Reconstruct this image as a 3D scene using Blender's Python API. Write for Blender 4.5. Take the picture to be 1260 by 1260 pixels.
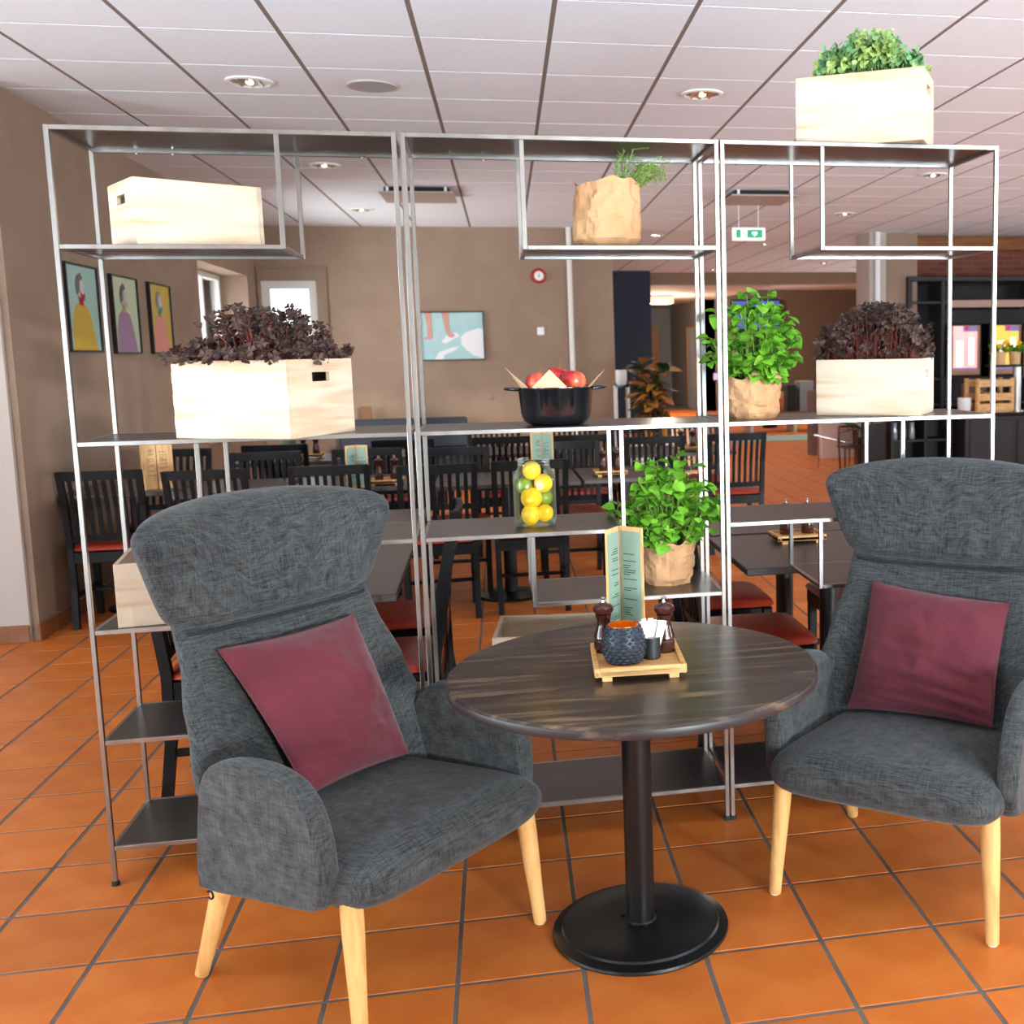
import bpy, math, random
from mathutils import Vector, Matrix, noise
random.seed(7)
R = math.radians
scene = bpy.context.scene
COL = scene.collection
for o in list(bpy.data.objects):
    bpy.data.objects.remove(o)

# ------------------------------------------------------------------ camera
cam_data = bpy.data.cameras.new('camera')
cam = bpy.data.objects.new('camera', cam_data)
COL.objects.link(cam)
cam.location = (1.0917, -3.2569, 1.4863)
cam.rotation_mode = 'XYZ'
cam.rotation_euler = (1.4430, 0.0172, -0.2107)
cam_data.sensor_fit = 'HORIZONTAL'
cam_data.sensor_width = 36.0
cam_data.lens = 36.0 * 1349.2 / 1260.0
cam_data.shift_x = -(885.54 - 630.0) / 1260.0
cam_data.shift_y = (603.65 - 630.0) / 1260.0
cam_data.clip_start = 0.05
cam_data.clip_end = 200
scene.camera = cam
cam_data.dof.use_dof = True
cam_data.dof.focus_distance = 3.0
cam_data.dof.aperture_fstop = 5.6

# ------------------------------------------------------------------ world, sun, window light, exposure
world = bpy.data.worlds.new('world')
scene.world = world
world.use_nodes = True
bg = world.node_tree.nodes['Background']
bg.inputs[0].default_value = (0.86, 0.93, 1.0, 1)
bg.inputs[1].default_value = 2.4

sun_d = bpy.data.lights.new('sun', 'SUN')
sun_d.energy = 1.5
sun_d.angle = R(1.2)
sun_d.color = (1.0, 0.97, 0.92)
sun = bpy.data.objects.new('sun', sun_d)
COL.objects.link(sun)
sun.rotation_euler = Vector((-0.40, 0.91, -0.105)).to_track_quat('-Z', 'Y').to_euler()


def area(name, loc, target, sx, sy, power, color=(1, 1, 1)):
    d = bpy.data.lights.new(name, 'AREA')
    d.shape = 'RECTANGLE'
    d.size = sx
    d.size_y = sy
    d.energy = power
    d.color = color
    o = bpy.data.objects.new(name, d)
    COL.objects.link(o)
    o.location = loc
    o.rotation_euler = (Vector(target) - Vector(loc)).to_track_quat('-Z', 'Y').to_euler()
    return o


FRONT_Y, LEFT_X, RIGHT_X, FAR_Y, CEIL = -4.2, -4.6, 11.5, 30.0, 2.91
FRONT_WIN = (-2.9, 3.0, 5.4, 7.8)  # unseen windows, placed so sun reaches the shelves but misses the pier
LEFT_WIN = (-2.8, -0.3)
RIGHT_WIN = (-1.5, 2.5, 6.0, 13.0, 18.0)  # unseen openings; the last two added to brighten the room's far end
# added area lights outside the unseen windows, aimed steeply up to brighten the ceiling
UP = 2.2
for x in FRONT_WIN:
    area('window_fill', (x, FRONT_Y - 0.95, 1.05), (x, FRONT_Y - 0.95 + 1.0, 1.05 + UP), 2.1, 1.7, 610, (0.74, 0.89, 1.0))
for y in LEFT_WIN:
    area('window_fill', (LEFT_X - 0.95, y, 1.05), (LEFT_X - 0.95 + 1.0, y, 1.05 + UP), 2.1, 1.7, 470, (0.74, 0.89, 1.0))
for y in RIGHT_WIN:
    area('window_fill', (RIGHT_X + 0.95, y, 1.05), (RIGHT_X + 0.95 - 1.0, y, 1.05 + UP), 2.4, 1.7, 270, (0.78, 0.91, 1.0))
# daylight in the deep window of the dining corner
area('window_fill', (-1.95, 8.2, 1.45), (-0.95, 8.0, 1.45 + 0.3), 1.9, 1.4, 110, (0.93, 0.97, 1.0))

scene.view_settings.view_transform = 'Standard'
scene.view_settings.look = 'None'
scene.view_settings.gamma = 1.0
scene.view_settings.use_curve_mapping = False
scene.view_settings.exposure = 0.0


# ------------------------------------------------------------------ helpers
def c8(r, g, b):
    def f(v):
        v /= 255.0
        return v / 12.92 if v <= 0.04045 else ((v + 0.055) / 1.055) ** 2.4
    return (f(r), f(g), f(b), 1.0)


class MB:
    """collects geometry for one mesh object"""
    def __init__(self):
        self.v = []
        self.f = []
        self.mi = []

    def add(self, vs, fs, m=0):
        b = len(self.v)
        self.v += [tuple(p) for p in vs]
        self.f += [tuple(b + i for i in f) for f in fs]
        self.mi += [m] * len(fs)
        return self

    def box(self, x0, x1, y0, y1, z0, z1, ch=0.0, M=None, m=0):
        if ch <= 0:
            vs = [(x, y, z) for z in (z0, z1) for y in (y0, y1) for x in (x0, x1)]
            fs = [(0, 2, 3, 1), (4, 5, 7, 6), (0, 1, 5, 4), (2, 6, 7, 3), (0, 4, 6, 2), (1, 3, 7, 5)]
        else:
            X, Y, Z = (x0, x1), (y0, y1), (z0, z1)
            vs, idx = [], {}
            for i in (0, 1):
                for j in (0, 1):
                    for k in (0, 1):
                        sx, sy, sz = (ch if i == 0 else -ch), (ch if j == 0 else -ch), (ch if k == 0 else -ch)
                        for a, p in enumerate(((X[i], Y[j] + sy, Z[k] + sz), (X[i] + sx, Y[j], Z[k] + sz), (X[i] + sx, Y[j] + sy, Z[k]))):
                            idx[(i, j, k, a)] = len(vs)
                            vs.append(p)
            g = lambda *q: idx[q]
            fs = []
            for i in (0, 1):
                q = [g(i, 0, 0, 0), g(i, 1, 0, 0), g(i, 1, 1, 0), g(i, 0, 1, 0)]
                fs.append(tuple(q if i else q[::-1]))
                q = [g(0, i, 0, 1), g(1, i, 0, 1), g(1, i, 1, 1), g(0, i, 1, 1)]
                fs.append(tuple(q if not i else q[::-1]))
                q = [g(0, 0, i, 2), g(1, 0, i, 2), g(1, 1, i, 2), g(0, 1, i, 2)]
                fs.append(tuple(q if i else q[::-1]))
            for i in (0, 1):
                for j in (0, 1):
                    q = [g(i, j, 0, 0), g(i, j, 1, 0), g(i, j, 1, 1), g(i, j, 0, 1)]
                    fs.append(tuple(q if (i == j) else q[::-1]))
                    q = [g(i, 0, j, 0), g(i, 1, j, 0), g(i, 1, j, 2), g(i, 0, j, 2)]
                    fs.append(tuple(q if (i != j) else q[::-1]))
                    q = [g(0, i, j, 1), g(1, i, j, 1), g(1, i, j, 2), g(0, i, j, 2)]
                    fs.append(tuple(q if (i == j) else q[::-1]))
            for i in (0, 1):
                for j in (0, 1):
                    for k in (0, 1):
                        q = [g(i, j, k, 0), g(i, j, k, 1), g(i, j, k, 2)]
                        fs.append(tuple(q if (i + j + k) % 2 else q[::-1]))
        if M is not None:
            vs = [M @ Vector(p) for p in vs]
        return self.add(vs, fs, m)

    def cyl(self, p0, p1, r0, r1=None, n=12, cap=True, m=0):
        p0, p1 = Vector(p0), Vector(p1)
        r1 = r0 if r1 is None else r1
        d = (p1 - p0).normalized()
        a = d.orthogonal().normalized()
        b = d.cross(a)
        vs = []
        for p, r in ((p0, r0), (p1, r1)):
            for i in range(n):
                t = 2 * math.pi * i / n
                vs.append(p + a * (r * math.cos(t)) + b * (r * math.sin(t)))
        fs = [(i, (i + 1) % n, n + (i + 1) % n, n + i) for i in range(n)]
        if cap:
            fs += [tuple(range(n))[::-1], tuple(range(n, 2 * n))]
        return self.add(vs, fs, m)

    def lathe(self, prof, n=24, o=(0, 0, 0), m=0, cap0=True, cap1=True, sx=1, sy=1):
        vs, fs = [], []
        for r, z in prof:
            for i in range(n):
                t = 2 * math.pi * i / n
                vs.append((o[0] + sx * r * math.cos(t), o[1] + sy * r * math.sin(t), o[2] + z))
        for k in range(len(prof) - 1):
            for i in range(n):
                fs.append((k * n + i, k * n + (i + 1) % n, (k + 1) * n + (i + 1) % n, (k + 1) * n + i))
        if cap0:
            fs.append(tuple(range(n))[::-1])
        if cap1:
            fs.append(tuple(range((len(prof) - 1) * n, len(prof) * n)))
        return self.add(vs, fs, m)

    def tube(self, pts, r, n=6, m=0):
        pts = [Vector(p) for p in pts]
        vs, fs = [], []
        k = len(pts)
        for i, p in enumerate(pts):
            d = (pts[min(i + 1, k - 1)] - pts[max(i - 1, 0)]).normalized()
            a = d.cross(Vector((0.13, 0.97, 0.21))).normalized()
            b = d.cross(a)
            rr = r[i] if isinstance(r, (list, tuple)) else r
            for j in range(n):
                t = 2 * math.pi * j / n
                vs.append(p + a * (rr * math.cos(t)) + b * (rr * math.sin(t)))
        for i in range(k - 1):
            for j in range(n):
                fs.append((i * n + j, i * n + (j + 1) % n, (i + 1) * n + (j + 1) % n, (i + 1) * n + j))
        fs += [tuple(range(n))[::-1], tuple(range((k - 1) * n, k * n))]
        return self.add(vs, fs, m)

    def sph(self, c, rx, ry, rz, nu=16, nv=10, fn=None, m=0):
        vs, fs = [], []
        for j in range(nv + 1):
            ph = math.pi * j / nv
            for i in range(nu):
                t = 2 * math.pi * i / nu
                d = Vector((math.sin(ph) * math.cos(t), math.sin(ph) * math.sin(t), math.cos(ph)))
                k = fn(d) if fn else 1.0
                vs.append((c[0] + rx * d.x * k, c[1] + ry * d.y * k, c[2] + rz * d.z * k))
        for j in range(nv):
            for i in range(nu):
                fs.append((j * nu + i, (j + 1) * nu + i, (j + 1) * nu + (i + 1) % nu, j * nu + (i + 1) % nu))
        return self.add(vs, fs, m)

    def pillow(self, fn, nu, nv, m=0):
        """fn(u, v, side) with u, v in -1..1; the two sides meet on the rim"""
        us = [math.sin(math.pi / 2 * (-1 + 2 * i / nu)) for i in range(nu + 1)]
        ws = [math.sin(math.pi / 2 * (-1 + 2 * j / nv)) for j in range(nv + 1)]
        vs, fs = [], []
        idx = {}
        for s in (0, 1):
            for j in range(nv + 1):
                for i in range(nu + 1):
                    rim = i in (0, nu) or j in (0, nv)
                    if s == 1 and rim:
                        idx[(1, i, j)] = idx[(0, i, j)]
                        continue
                    idx[(s, i, j)] = len(vs)
                    vs.append(fn(us[i], ws[j], s))
        for s in (0, 1):
            for j in range(nv):
                for i in range(nu):
                    q = [idx[(s, i, j)], idx[(s, i + 1, j)], idx[(s, i + 1, j + 1)], idx[(s, i, j + 1)]]
                    fs.append(tuple(q if s == 0 else q[::-1]))
        return self.add(vs, fs, m)

    def extrude(self, poly, h, M=None, m=0):
        n = len(poly)
        vs = [Vector((p[0], p[1], 0)) for p in poly] + [Vector((p[0], p[1], h)) for p in poly]
        if M is not None:
            vs = [M @ p for p in vs]
        fs = [tuple(range(n))[::-1], tuple(range(n, 2 * n))] + [(i, (i + 1) % n, n + (i + 1) % n, n + i) for i in range(n)]
        return self.add(vs, fs, m)

    def mesh(self, name, mats, smooth=None):
        me = bpy.data.meshes.new(name)
        me.from_pydata(self.v, [], self.f)
        if not isinstance(mats, (list, tuple)):
            mats = [mats]
        for mt in mats:
            me.materials.append(mt)
        if len(mats) > 1:
            me.polygons.foreach_set('material_index', self.mi)
        if smooth is not None:
            me.shade_smooth()
            me.set_sharp_from_angle(angle=R(smooth))
        me.validate()
        me.update()
        return me

    def build(self, name, mats, parent=None, smooth=None, loc=None, rot=None):
        return put(name, self.mesh(name, mats, smooth), parent, loc, rot)


def put(name, me, parent=None, loc=None, rot=None):
    o = bpy.data.objects.new(name, me)
    COL.objects.link(o)
    if parent is not None:
        o.parent = parent
    if loc is not None:
        o.location = loc
    if rot is not None:
        o.rotation_euler = rot
    return o


def tag(o, label=None, cat=None, group=None, kind=None):
    if label:
        o['label'] = label
    if cat:
        o['category'] = cat
    if group:
        o['group'] = group
    if kind:
        o['kind'] = kind
    return o


def thing(name, label, cat, loc=(0, 0, 0), rz=0.0, group=None):
    o = bpy.data.objects.new(name, None)
    o.empty_display_size = 0.05
    COL.objects.link(o)
    o.location = loc
    o.rotation_euler = (0, 0, rz)
    return tag(o, label, cat, group)


KIDS = {}


def copy_tree(o, parent=None):
    c = o.copy()
    COL.objects.link(c)
    if parent is not None:
        c.parent = parent
    for ch in [k for k in bpy.data.objects if k.parent == o]:
        copy_tree(ch, c)
    return c


# ------------------------------------------------------------------ materials
def newmat(name):
    m = bpy.data.materials.new(name)
    m.use_nodes = True
    return m, m.node_tree, m.node_tree.nodes['Principled BSDF']


def mat(name, col, rough=0.5, metal=0.0, col2=None, scale=8.0, stretch=(1, 1, 1), bump=0.0, bscale=None, detail=4.0,
        lo=0.35, hi=0.65, emit=None, estr=0.0, spec=None, rnd=0.0, coat=0.0, trans=0.0, ior=None, sheen=0.0):
    m, nt, p = newmat(name)
    N, L = nt.nodes.new, nt.links.new
    p.inputs['Base Color'].default_value = col
    p.inputs['Roughness'].default_value = rough
    p.inputs['Metallic'].default_value = metal
    if spec is not None:
        p.inputs['Specular IOR Level'].default_value = spec
    if coat:
        p.inputs['Coat Weight'].default_value = coat
        p.inputs['Coat Roughness'].default_value = 0.15
    if trans:
        p.inputs['Transmission Weight'].default_value = trans
    if ior:
        p.inputs['IOR'].default_value = ior
    if sheen:
        p.inputs['Sheen Weight'].default_value = sheen
    if emit:
        p.inputs['Emission Color'].default_value = emit
        p.inputs['Emission Strength'].default_value = estr
    src = None
    if col2 is not None or bump:
        tc = N('ShaderNodeTexCoord')
        mp = N('ShaderNodeMapping')
        mp.inputs['Scale'].default_value = stretch
        L(tc.outputs['Object'], mp.inputs['Vector'])
        nz = N('ShaderNodeTexNoise')
        nz.inputs['Scale'].default_value = scale
        nz.inputs['Detail'].default_value = detail
        L(mp.outputs['Vector'], nz.inputs['Vector'])
    if col2 is not None:
        rp = N('ShaderNodeValToRGB')
        rp.color_ramp.elements[0].position = lo
        rp.color_ramp.elements[0].color = col
        rp.color_ramp.elements[1].position = hi
        rp.color_ramp.elements[1].color = col2
        L(nz.outputs['Fac'], rp.inputs['Fac'])
        src = rp.outputs['Color']
        if rnd:
            oi = N('ShaderNodeObjectInfo')
            hs = N('ShaderNodeHueSaturation')
            mr = N('ShaderNodeMapRange')
            mr.inputs['To Min'].default_value = 1 - rnd
            mr.inputs['To Max'].default_value = 1 + rnd
            L(oi.outputs['Random'], mr.inputs['Value'])
            L(mr.outputs['Result'], hs.inputs['Value'])
            L(src, hs.inputs['Color'])
            src = hs.outputs['Color']
        L(src, p.inputs['Base Color'])
    if bump:
        bp = N('ShaderNodeBump')
        bp.inputs['Strength'].default_value = bump
        bp.inputs['Distance'].default_value = 0.01
        if bscale:
            nb = N('ShaderNodeTexNoise')
            nb.inputs['Scale'].default_value = bscale
            nb.inputs['Detail'].default_value = 3
            L(mp.outputs['Vector'], nb.inputs['Vector'])
            L(nb.outputs['Fac'], bp.inputs['Height'])
        else:
            L(nz.outputs['Fac'], bp.inputs['Height'])
        L(bp.outputs['Normal'], p.inputs['Normal'])
    return m


def weave(name, dark, light, sc=60.0):
    """melange woven fabric: two crossing thread directions of noise"""
    m, nt, p = newmat(name)
    N, L = nt.nodes.new, nt.links.new
    tc = N('ShaderNodeTexCoord')
    outs = []
    for st in ((1.0, 0.05, 0.05), (0.05, 1.0, 0.05), (0.05, 0.05, 1.0)):
        mp = N('ShaderNodeMapping')
        mp.inputs['Scale'].default_value = st
        L(tc.outputs['Object'], mp.inputs['Vector'])
        nz = N('ShaderNodeTexNoise')
        nz.inputs['Scale'].default_value = sc * 8
        nz.inputs['Detail'].default_value = 3
        nz.inputs['Roughness'].default_value = 0.65
        L(mp.outputs['Vector'], nz.inputs['Vector'])
        outs.append(nz.outputs['Fac'])
    nl = N('ShaderNodeTexNoise')
    nl.inputs['Scale'].default_value = 7
    nl.inputs['Detail'].default_value = 3
    L(tc.outputs['Object'], nl.inputs['Vector'])
    a = N('ShaderNodeMath')
    a.operation = 'ADD'
    a2 = N('ShaderNodeMath')
    a2.operation = 'ADD'
    L(outs[0], a2.inputs[0])
    L(outs[1], a2.inputs[1])
    L(a2.outputs[0], a.inputs[0])
    L(outs[2], a.inputs[1])
    b = N('ShaderNodeMath')
    b.operation = 'MULTIPLY_ADD'
    L(nl.outputs['Fac'], b.inputs[0])
    b.inputs[1].default_value = 0.22
    L(a.outputs[0], b.inputs[2])
    rp = N('ShaderNodeValToRGB')
    e = rp.color_ramp.elements
    e[0].position, e[0].color = 0.0, dark
    e[1].position, e[1].color = 1.0, light
    mr = N('ShaderNodeMapRange')
    mr.inputs['From Min'].default_value = 1.25
    mr.inputs['From Max'].default_value = 2.05
    L(b.outputs[0], mr.inputs['Value'])
    L(mr.outputs['Result'], rp.inputs['Fac'])
    L(rp.outputs['Color'], p.inputs['Base Color'])
    p.inputs['Roughness'].default_value = 0.95
    p.inputs['Specular IOR Level'].default_value = 0.15
    p.inputs['Sheen Weight'].default_value = 0.15
    bp = N('ShaderNodeBump')
    bp.inputs['Strength'].default_value = 0.25
    bp.inputs['Distance'].default_value = 0.002
    L(a.outputs[0], bp.inputs['Height'])
    L(bp.outputs['Normal'], p.inputs['Normal'])
    return m


def wood(name, base, dark, light=None, ring=9.0, axis=(1, 1, 8), rough=0.5, coat=0.0, bump=0.05):
    """streaked wood grain along the axis that is stretched least"""
    m, nt, p = newmat(name)
    N, L = nt.nodes.new, nt.links.new
    tc = N('ShaderNodeTexCoord')
    mp = N('ShaderNodeMapping')
    mp.inputs['Scale'].default_value = axis
    L(tc.outputs['Object'], mp.inputs['Vector'])
    n1 = N('ShaderNodeTexNoise')
    n1.inputs['Scale'].default_value = ring
    n1.inputs['Detail'].default_value = 6
    n1.inputs['Distortion'].default_value = 0.6
    L(mp.outputs['Vector'], n1.inputs['Vector'])
    rp = N('ShaderNodeValToRGB')
    e = rp.color_ramp.elements
    e[0].position, e[0].color = 0.34, dark
    e[1].position, e[1].color = 0.54, base
    if light:
        x = e.new(0.70)
        x.color = light
    L(n1.outputs['Fac'], rp.inputs['Fac'])
    L(rp.outputs['Color'], p.inputs['Base Color'])
    p.inputs['Roughness'].default_value = rough
    if coat:
        p.inputs['Coat Weight'].default_value = coat
        p.inputs['Coat Roughness'].default_value = 0.25
    bp = N('ShaderNodeBump')
    bp.inputs['Strength'].default_value = bump
    bp.inputs['Distance'].default_value = 0.004
    L(n1.outputs['Fac'], bp.inputs['Height'])
    L(bp.outputs['Normal'], p.inputs['Normal'])
    return m


def brickmat(name, c1, c2, mortar, sc=1.0):
    m, nt, p = newmat(name)
    N, L = nt.nodes.new, nt.links.new
    tc = N('ShaderNodeTexCoord')
    mp = N('ShaderNodeMapping')
    mp.inputs['Rotation'].default_value = (R(90), 0, 0)
    L(tc.outputs['Object'], mp.inputs['Vector'])
    b = N('ShaderNodeTexBrick')
    b.inputs['Color1'].default_value = c1
    b.inputs['Color2'].default_value = c2
    b.inputs['Mortar'].default_value = mortar
    b.inputs['Scale'].default_value = sc
    b.inputs['Brick Width'].default_value = 0.24
    b.inputs['Row Height'].default_value = 0.07
    b.inputs['Mortar Size'].default_value = 0.006
    L(mp.outputs['Vector'], b.inputs['Vector'])
    L(b.outputs['Color'], p.inputs['Base Color'])
    p.inputs['Roughness'].default_value = 0.85
    return m


FABRIC = weave('charcoal_weave', c8(26, 27, 28), c8(88, 91, 91))
BURG = mat('burgundy_linen', c8(86, 33, 43), 0.85, col2=c8(104, 43, 53), scale=5, bump=0.12, bscale=140, spec=0.2, sheen=0.2)
OAK = wood('pale_oak', c8(226, 178, 112), c8(206, 152, 88), ring=14, axis=(3, 3, 0.5), rough=0.42)
PINE = wood('pine_board', c8(214, 194, 168), c8(196, 166, 132), c8(220, 203, 180), ring=2.6, axis=(0.8, 0.8, 9), rough=0.65, bump=0.03)
BAMBOO = wood('bamboo', c8(222, 172, 108), c8(196, 140, 78), ring=10, axis=(0.8, 8, 8), rough=0.5)
BAMBOO_V = wood('bamboo_upright', c8(222, 176, 118), c8(200, 148, 90), ring=10, axis=(8, 8, 0.8), rough=0.5)
STEEL = mat('brushed_steel', c8(172, 168, 163), 0.32, 0.95, col2=c8(154, 150, 145), scale=14, stretch=(1, 1, 0.2))
PLATE = mat('dark_steel_plate', c8(92, 85, 80), 0.30, 0.55, col2=c8(78, 72, 68), scale=4)
DARKTOP = wood('worn_dark_top', c8(58, 47, 40), c8(36, 29, 25), c8(120, 97, 74), ring=4.0, axis=(0.9, 9, 1), rough=0.30, bump=0.05)
TOPEDGE = mat('worn_top_edge', c8(46, 39, 38), 0.4, col2=c8(120, 96, 76), scale=9, stretch=(1, 1, 3), lo=0.55, hi=0.75)
BLACKMET = mat('black_powder_coat', c8(22, 22, 24), 0.32, 0.2, bump=0.06, bscale=160)
BLACKWOOD = mat('black_stained_wood', c8(11, 11, 13), 0.48, spec=0.22)
REDSEAT = mat('red_leather', c8(168, 56, 34), 0.33, col2=c8(142, 44, 28), scale=6)
LAMINATE = mat('dark_laminate', c8(74, 66, 62), 0.34)
TERRA = mat('terracotta_tile', c8(196, 102, 39), 0.46, col2=c8(208, 118, 50), scale=7, rnd=0.10, bump=0.05, bscale=30, spec=0.28)
GROUT = mat('grey_grout', c8(118, 108, 102), 0.9, col2=c8(94, 86, 82), scale=5)
CTILE = mat('ceiling_tile', c8(238, 243, 248), 0.9, col2=c8(232, 237, 242), scale=90, spec=0.1)  # cool tint put into the white to offset warm floor bounce
CBAR = mat('ceiling_bar', c8(132, 118, 110), 0.7)
WALLP = mat('taupe_paint', c8(156, 133, 114), 0.9, col2=c8(148, 125, 106), scale=3, spec=0.15)
WALLN = mat('pale_paint', c8(190, 180, 170), 0.9, spec=0.15)
WHITEP = mat('white_paint', c8(226, 222, 214), 0.5)
WHITE = mat('white_plastic', c8(235, 235, 232), 0.4)
BASET = mat('tile_baseboard', c8(150, 96, 58), 0.45, col2=c8(132, 80, 46), scale=8)
NAVY = mat('navy_paint', c8(44, 56, 74), 0.8)
DARKWALL = mat('dark_brown_paint', c8(110, 96, 84), 0.85)
GREYWALL = mat('blue_grey_paint', c8(138, 141, 146), 0.8)
DOORW = wood('door_veneer', c8(168, 122, 78), c8(150, 104, 62), ring=5, axis=(6, 6, 0.6), rough=0.5)
BRICK = brickmat('red_brick', c8(124, 66, 48), c8(104, 54, 40), c8(120, 84, 68))
BEAM = wood('timber_beam', c8(140, 84, 34), c8(110, 62, 22), ring=5, axis=(0.6, 8, 8), rough=0.6)
BLACKGL = mat('black_gloss', c8(20, 19, 21), 0.22)
BROWNBLK = mat('dark_bar_wood', c8(30, 24, 23), 0.5)
KRAFT = mat('kraft_paper', c8(198, 154, 112), 0.75, col2=c8(178, 132, 92), scale=9, bump=0.35, bscale=16, spec=0.2)
PARCH = mat('parchment_paper', c8(214, 184, 146), 0.7, col2=c8(196, 160, 118), scale=12)
LEAFG = mat('fresh_green_leaf', c8(82, 150, 34), 0.45, col2=c8(128, 186, 56), scale=22, rnd=0.25, spec=0.4)
LEAFS = mat('blue_green_leaf', c8(96, 148, 96), 0.5, col2=c8(176, 200, 116), scale=16, lo=0.42, hi=0.60)
LEAFD = mat('dark_purple_leaf', c8(44, 32, 32), 0.45, col2=c8(92, 70, 60), scale=30, spec=0.3)  # lighter tone paints lit leaves in among the dark ones
STEMR = mat('red_stem', c8(136, 66, 50), 0.6)
STEMG = mat('green_stem', c8(128, 160, 70), 0.6)
LEAFC = mat('croton_leaf', c8(44, 58, 28), 0.45, col2=c8(150, 96, 40), scale=9, lo=0.48, hi=0.62)
LEAFP = mat('palm_leaf', c8(58, 84, 44), 0.5, col2=c8(88, 112, 58), scale=6)
SOIL = mat('potting_soil', c8(44, 34, 28), 0.95, col2=c8(60, 48, 38), scale=40, bump=0.6)
ENAMEL = mat('black_enamel', c8(20, 23, 27), 0.10, 0.25, coat=1.0)
APPLE = mat('apple_skin', c8(176, 36, 40), 0.28, col2=c8(222, 128, 84), scale=14, stretch=(1, 1, 0.35), lo=0.48, hi=0.72)
LEMON = mat('lemon_skin', c8(246, 190, 22), 0.38, col2=c8(250, 206, 40), scale=9, bump=0.1, bscale=120)
LIME = mat('lime_skin', c8(112, 140, 30), 0.38, col2=c8(146, 160, 40), scale=9)
GLASS = mat('clear_glass', (1, 1, 1, 1), 0.02, trans=1.0, ior=1.45)
MILL = mat('mahogany_lacquer', c8(62, 28, 22), 0.2, coat=0.4)
CHROME = mat('chrome', c8(220, 220, 220), 0.12, 1.0)
CAND = mat('blue_black_ceramic', c8(40, 48, 58), 0.38, 0.15)
COPPER = mat('gold_foil_inside', c8(236, 150, 50), 0.3, 0.8, emit=c8(255, 150, 40), estr=0.08)  # glow put into the foil itself; no flame burns in the cup
PAPERW = mat('white_paper', c8(244, 242, 238), 0.7)
SAGE = mat('sage_card', c8(134, 158, 140), 0.5)
INK = mat('dark_ink', c8(48, 58, 54), 0.7)
FRAMEB = mat('black_frame', c8(24, 22, 20), 0.4)
RUBBER = mat('black_rubber', c8(26, 25, 25), 0.7)


def thin_glass(name, ior=1.35, tint=(1, 1, 1, 1)):
    m = bpy.data.materials.new(name)
    m.use_nodes = True
    nt = m.node_tree
    nt.nodes.remove(nt.nodes['Principled BSDF'])
    N, L = nt.nodes.new, nt.links.new
    tr, gl, fr, mx = N('ShaderNodeBsdfTransparent'), N('ShaderNodeBsdfGlossy'), N('ShaderNodeFresnel'), N('ShaderNodeMixShader')
    tr.inputs[0].default_value = tint
    gl.inputs['Roughness'].default_value = 0.03
    fr.inputs['IOR'].default_value = ior
    L(fr.outputs[0], mx.inputs[0])
    L(tr.outputs[0], mx.inputs[1])
    L(gl.outputs[0], mx.inputs[2])
    L(mx.outputs[0], nt.nodes['Material Output'].inputs[0])
    return m


PANE = thin_glass('window_glass', 1.3)
JARGL = thin_glass('jar_glass', 1.38, (0.97, 0.99, 0.985, 1))
# pale diffuse mixed in at grazing angles, painting bright refraction on the glass edges
_nt = JARGL.node_tree
_df, _mx = _nt.nodes.new('ShaderNodeBsdfDiffuse'), _nt.nodes.new('ShaderNodeMixShader')
_df.inputs[0].default_value = (0.62, 0.68, 0.68, 1)
_mx.inputs[0].default_value = 0.45
_top = _nt.nodes['Material Output'].inputs[0].links[0].from_node
_gl = _top.inputs[2].links[0].from_node
_nt.links.new(_gl.outputs[0], _mx.inputs[1])
_nt.links.new(_df.outputs[0], _mx.inputs[2])
_nt.links.new(_mx.outputs[0], _top.inputs[2])


def struct(o):
    o['kind'] = 'structure'
    return o


# ------------------------------------------------------------------ floor of terracotta tiles
def slab(z0, z1):
    mb = MB()
    mb.box(LEFT_X - 0.3, RIGHT_X + 0.3, FRONT_Y - 0.3, 3.4, z0, z1)
    mb.box(-1.66, RIGHT_X + 0.3, 3.4, 9.98, z0, z1)
    mb.box(2.3, RIGHT_X + 0.3, 9.98, 28.3, z0, z1)
    return mb


floor = struct(slab(-0.12, -0.0018).build('floor', GROUT))
struct(MB().box(-40, -1.66, 3.4, 40, -0.14, -0.125).box(-1.66, 2.3, 9.98, 40, -0.14, -0.125).build('ground_outside', mat('paving', c8(170, 166, 158), 0.9)))
TS, TA, TX, TY = 0.2988, -0.014, 0.0745, -0.4297
ct, st = math.cos(TA), math.sin(TA)
gapf = 0.0058
half = TS / 2 - gapf
tile_me = MB().box(-half, half, -half, half, -0.010, 0.0, 0.0014).mesh('floor_tile', TERRA)
rest = MB()
ncell = []
for j in range(-17, 84):
    for i in range(-16, 39):
        cx, cy = (i + 0.5) * TS, (j + 0.5) * TS
        x, y = TX + ct * cx - st * cy, TY + st * cx + ct * cy
        if not (LEFT_X < x < RIGHT_X and FRONT_Y < y < 24):
            continue
        if x < -1.34 and y > 3.05:
            continue
        if y > 9.66 and x < 2.4:
            continue
        ncell.append((x, y))


def in_view(x, y, z=0.0):
    p = cam.matrix_basis.inverted() @ Vector((x, y, z))
    if p.z > -0.3:
        return None
    u = 885.5 + 1349.2 * p.x / -p.z
    v = 603.6 - 1349.2 * p.y / -p.z
    return (-60 < u < 1320 and -60 < v < 1330), -p.z


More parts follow.
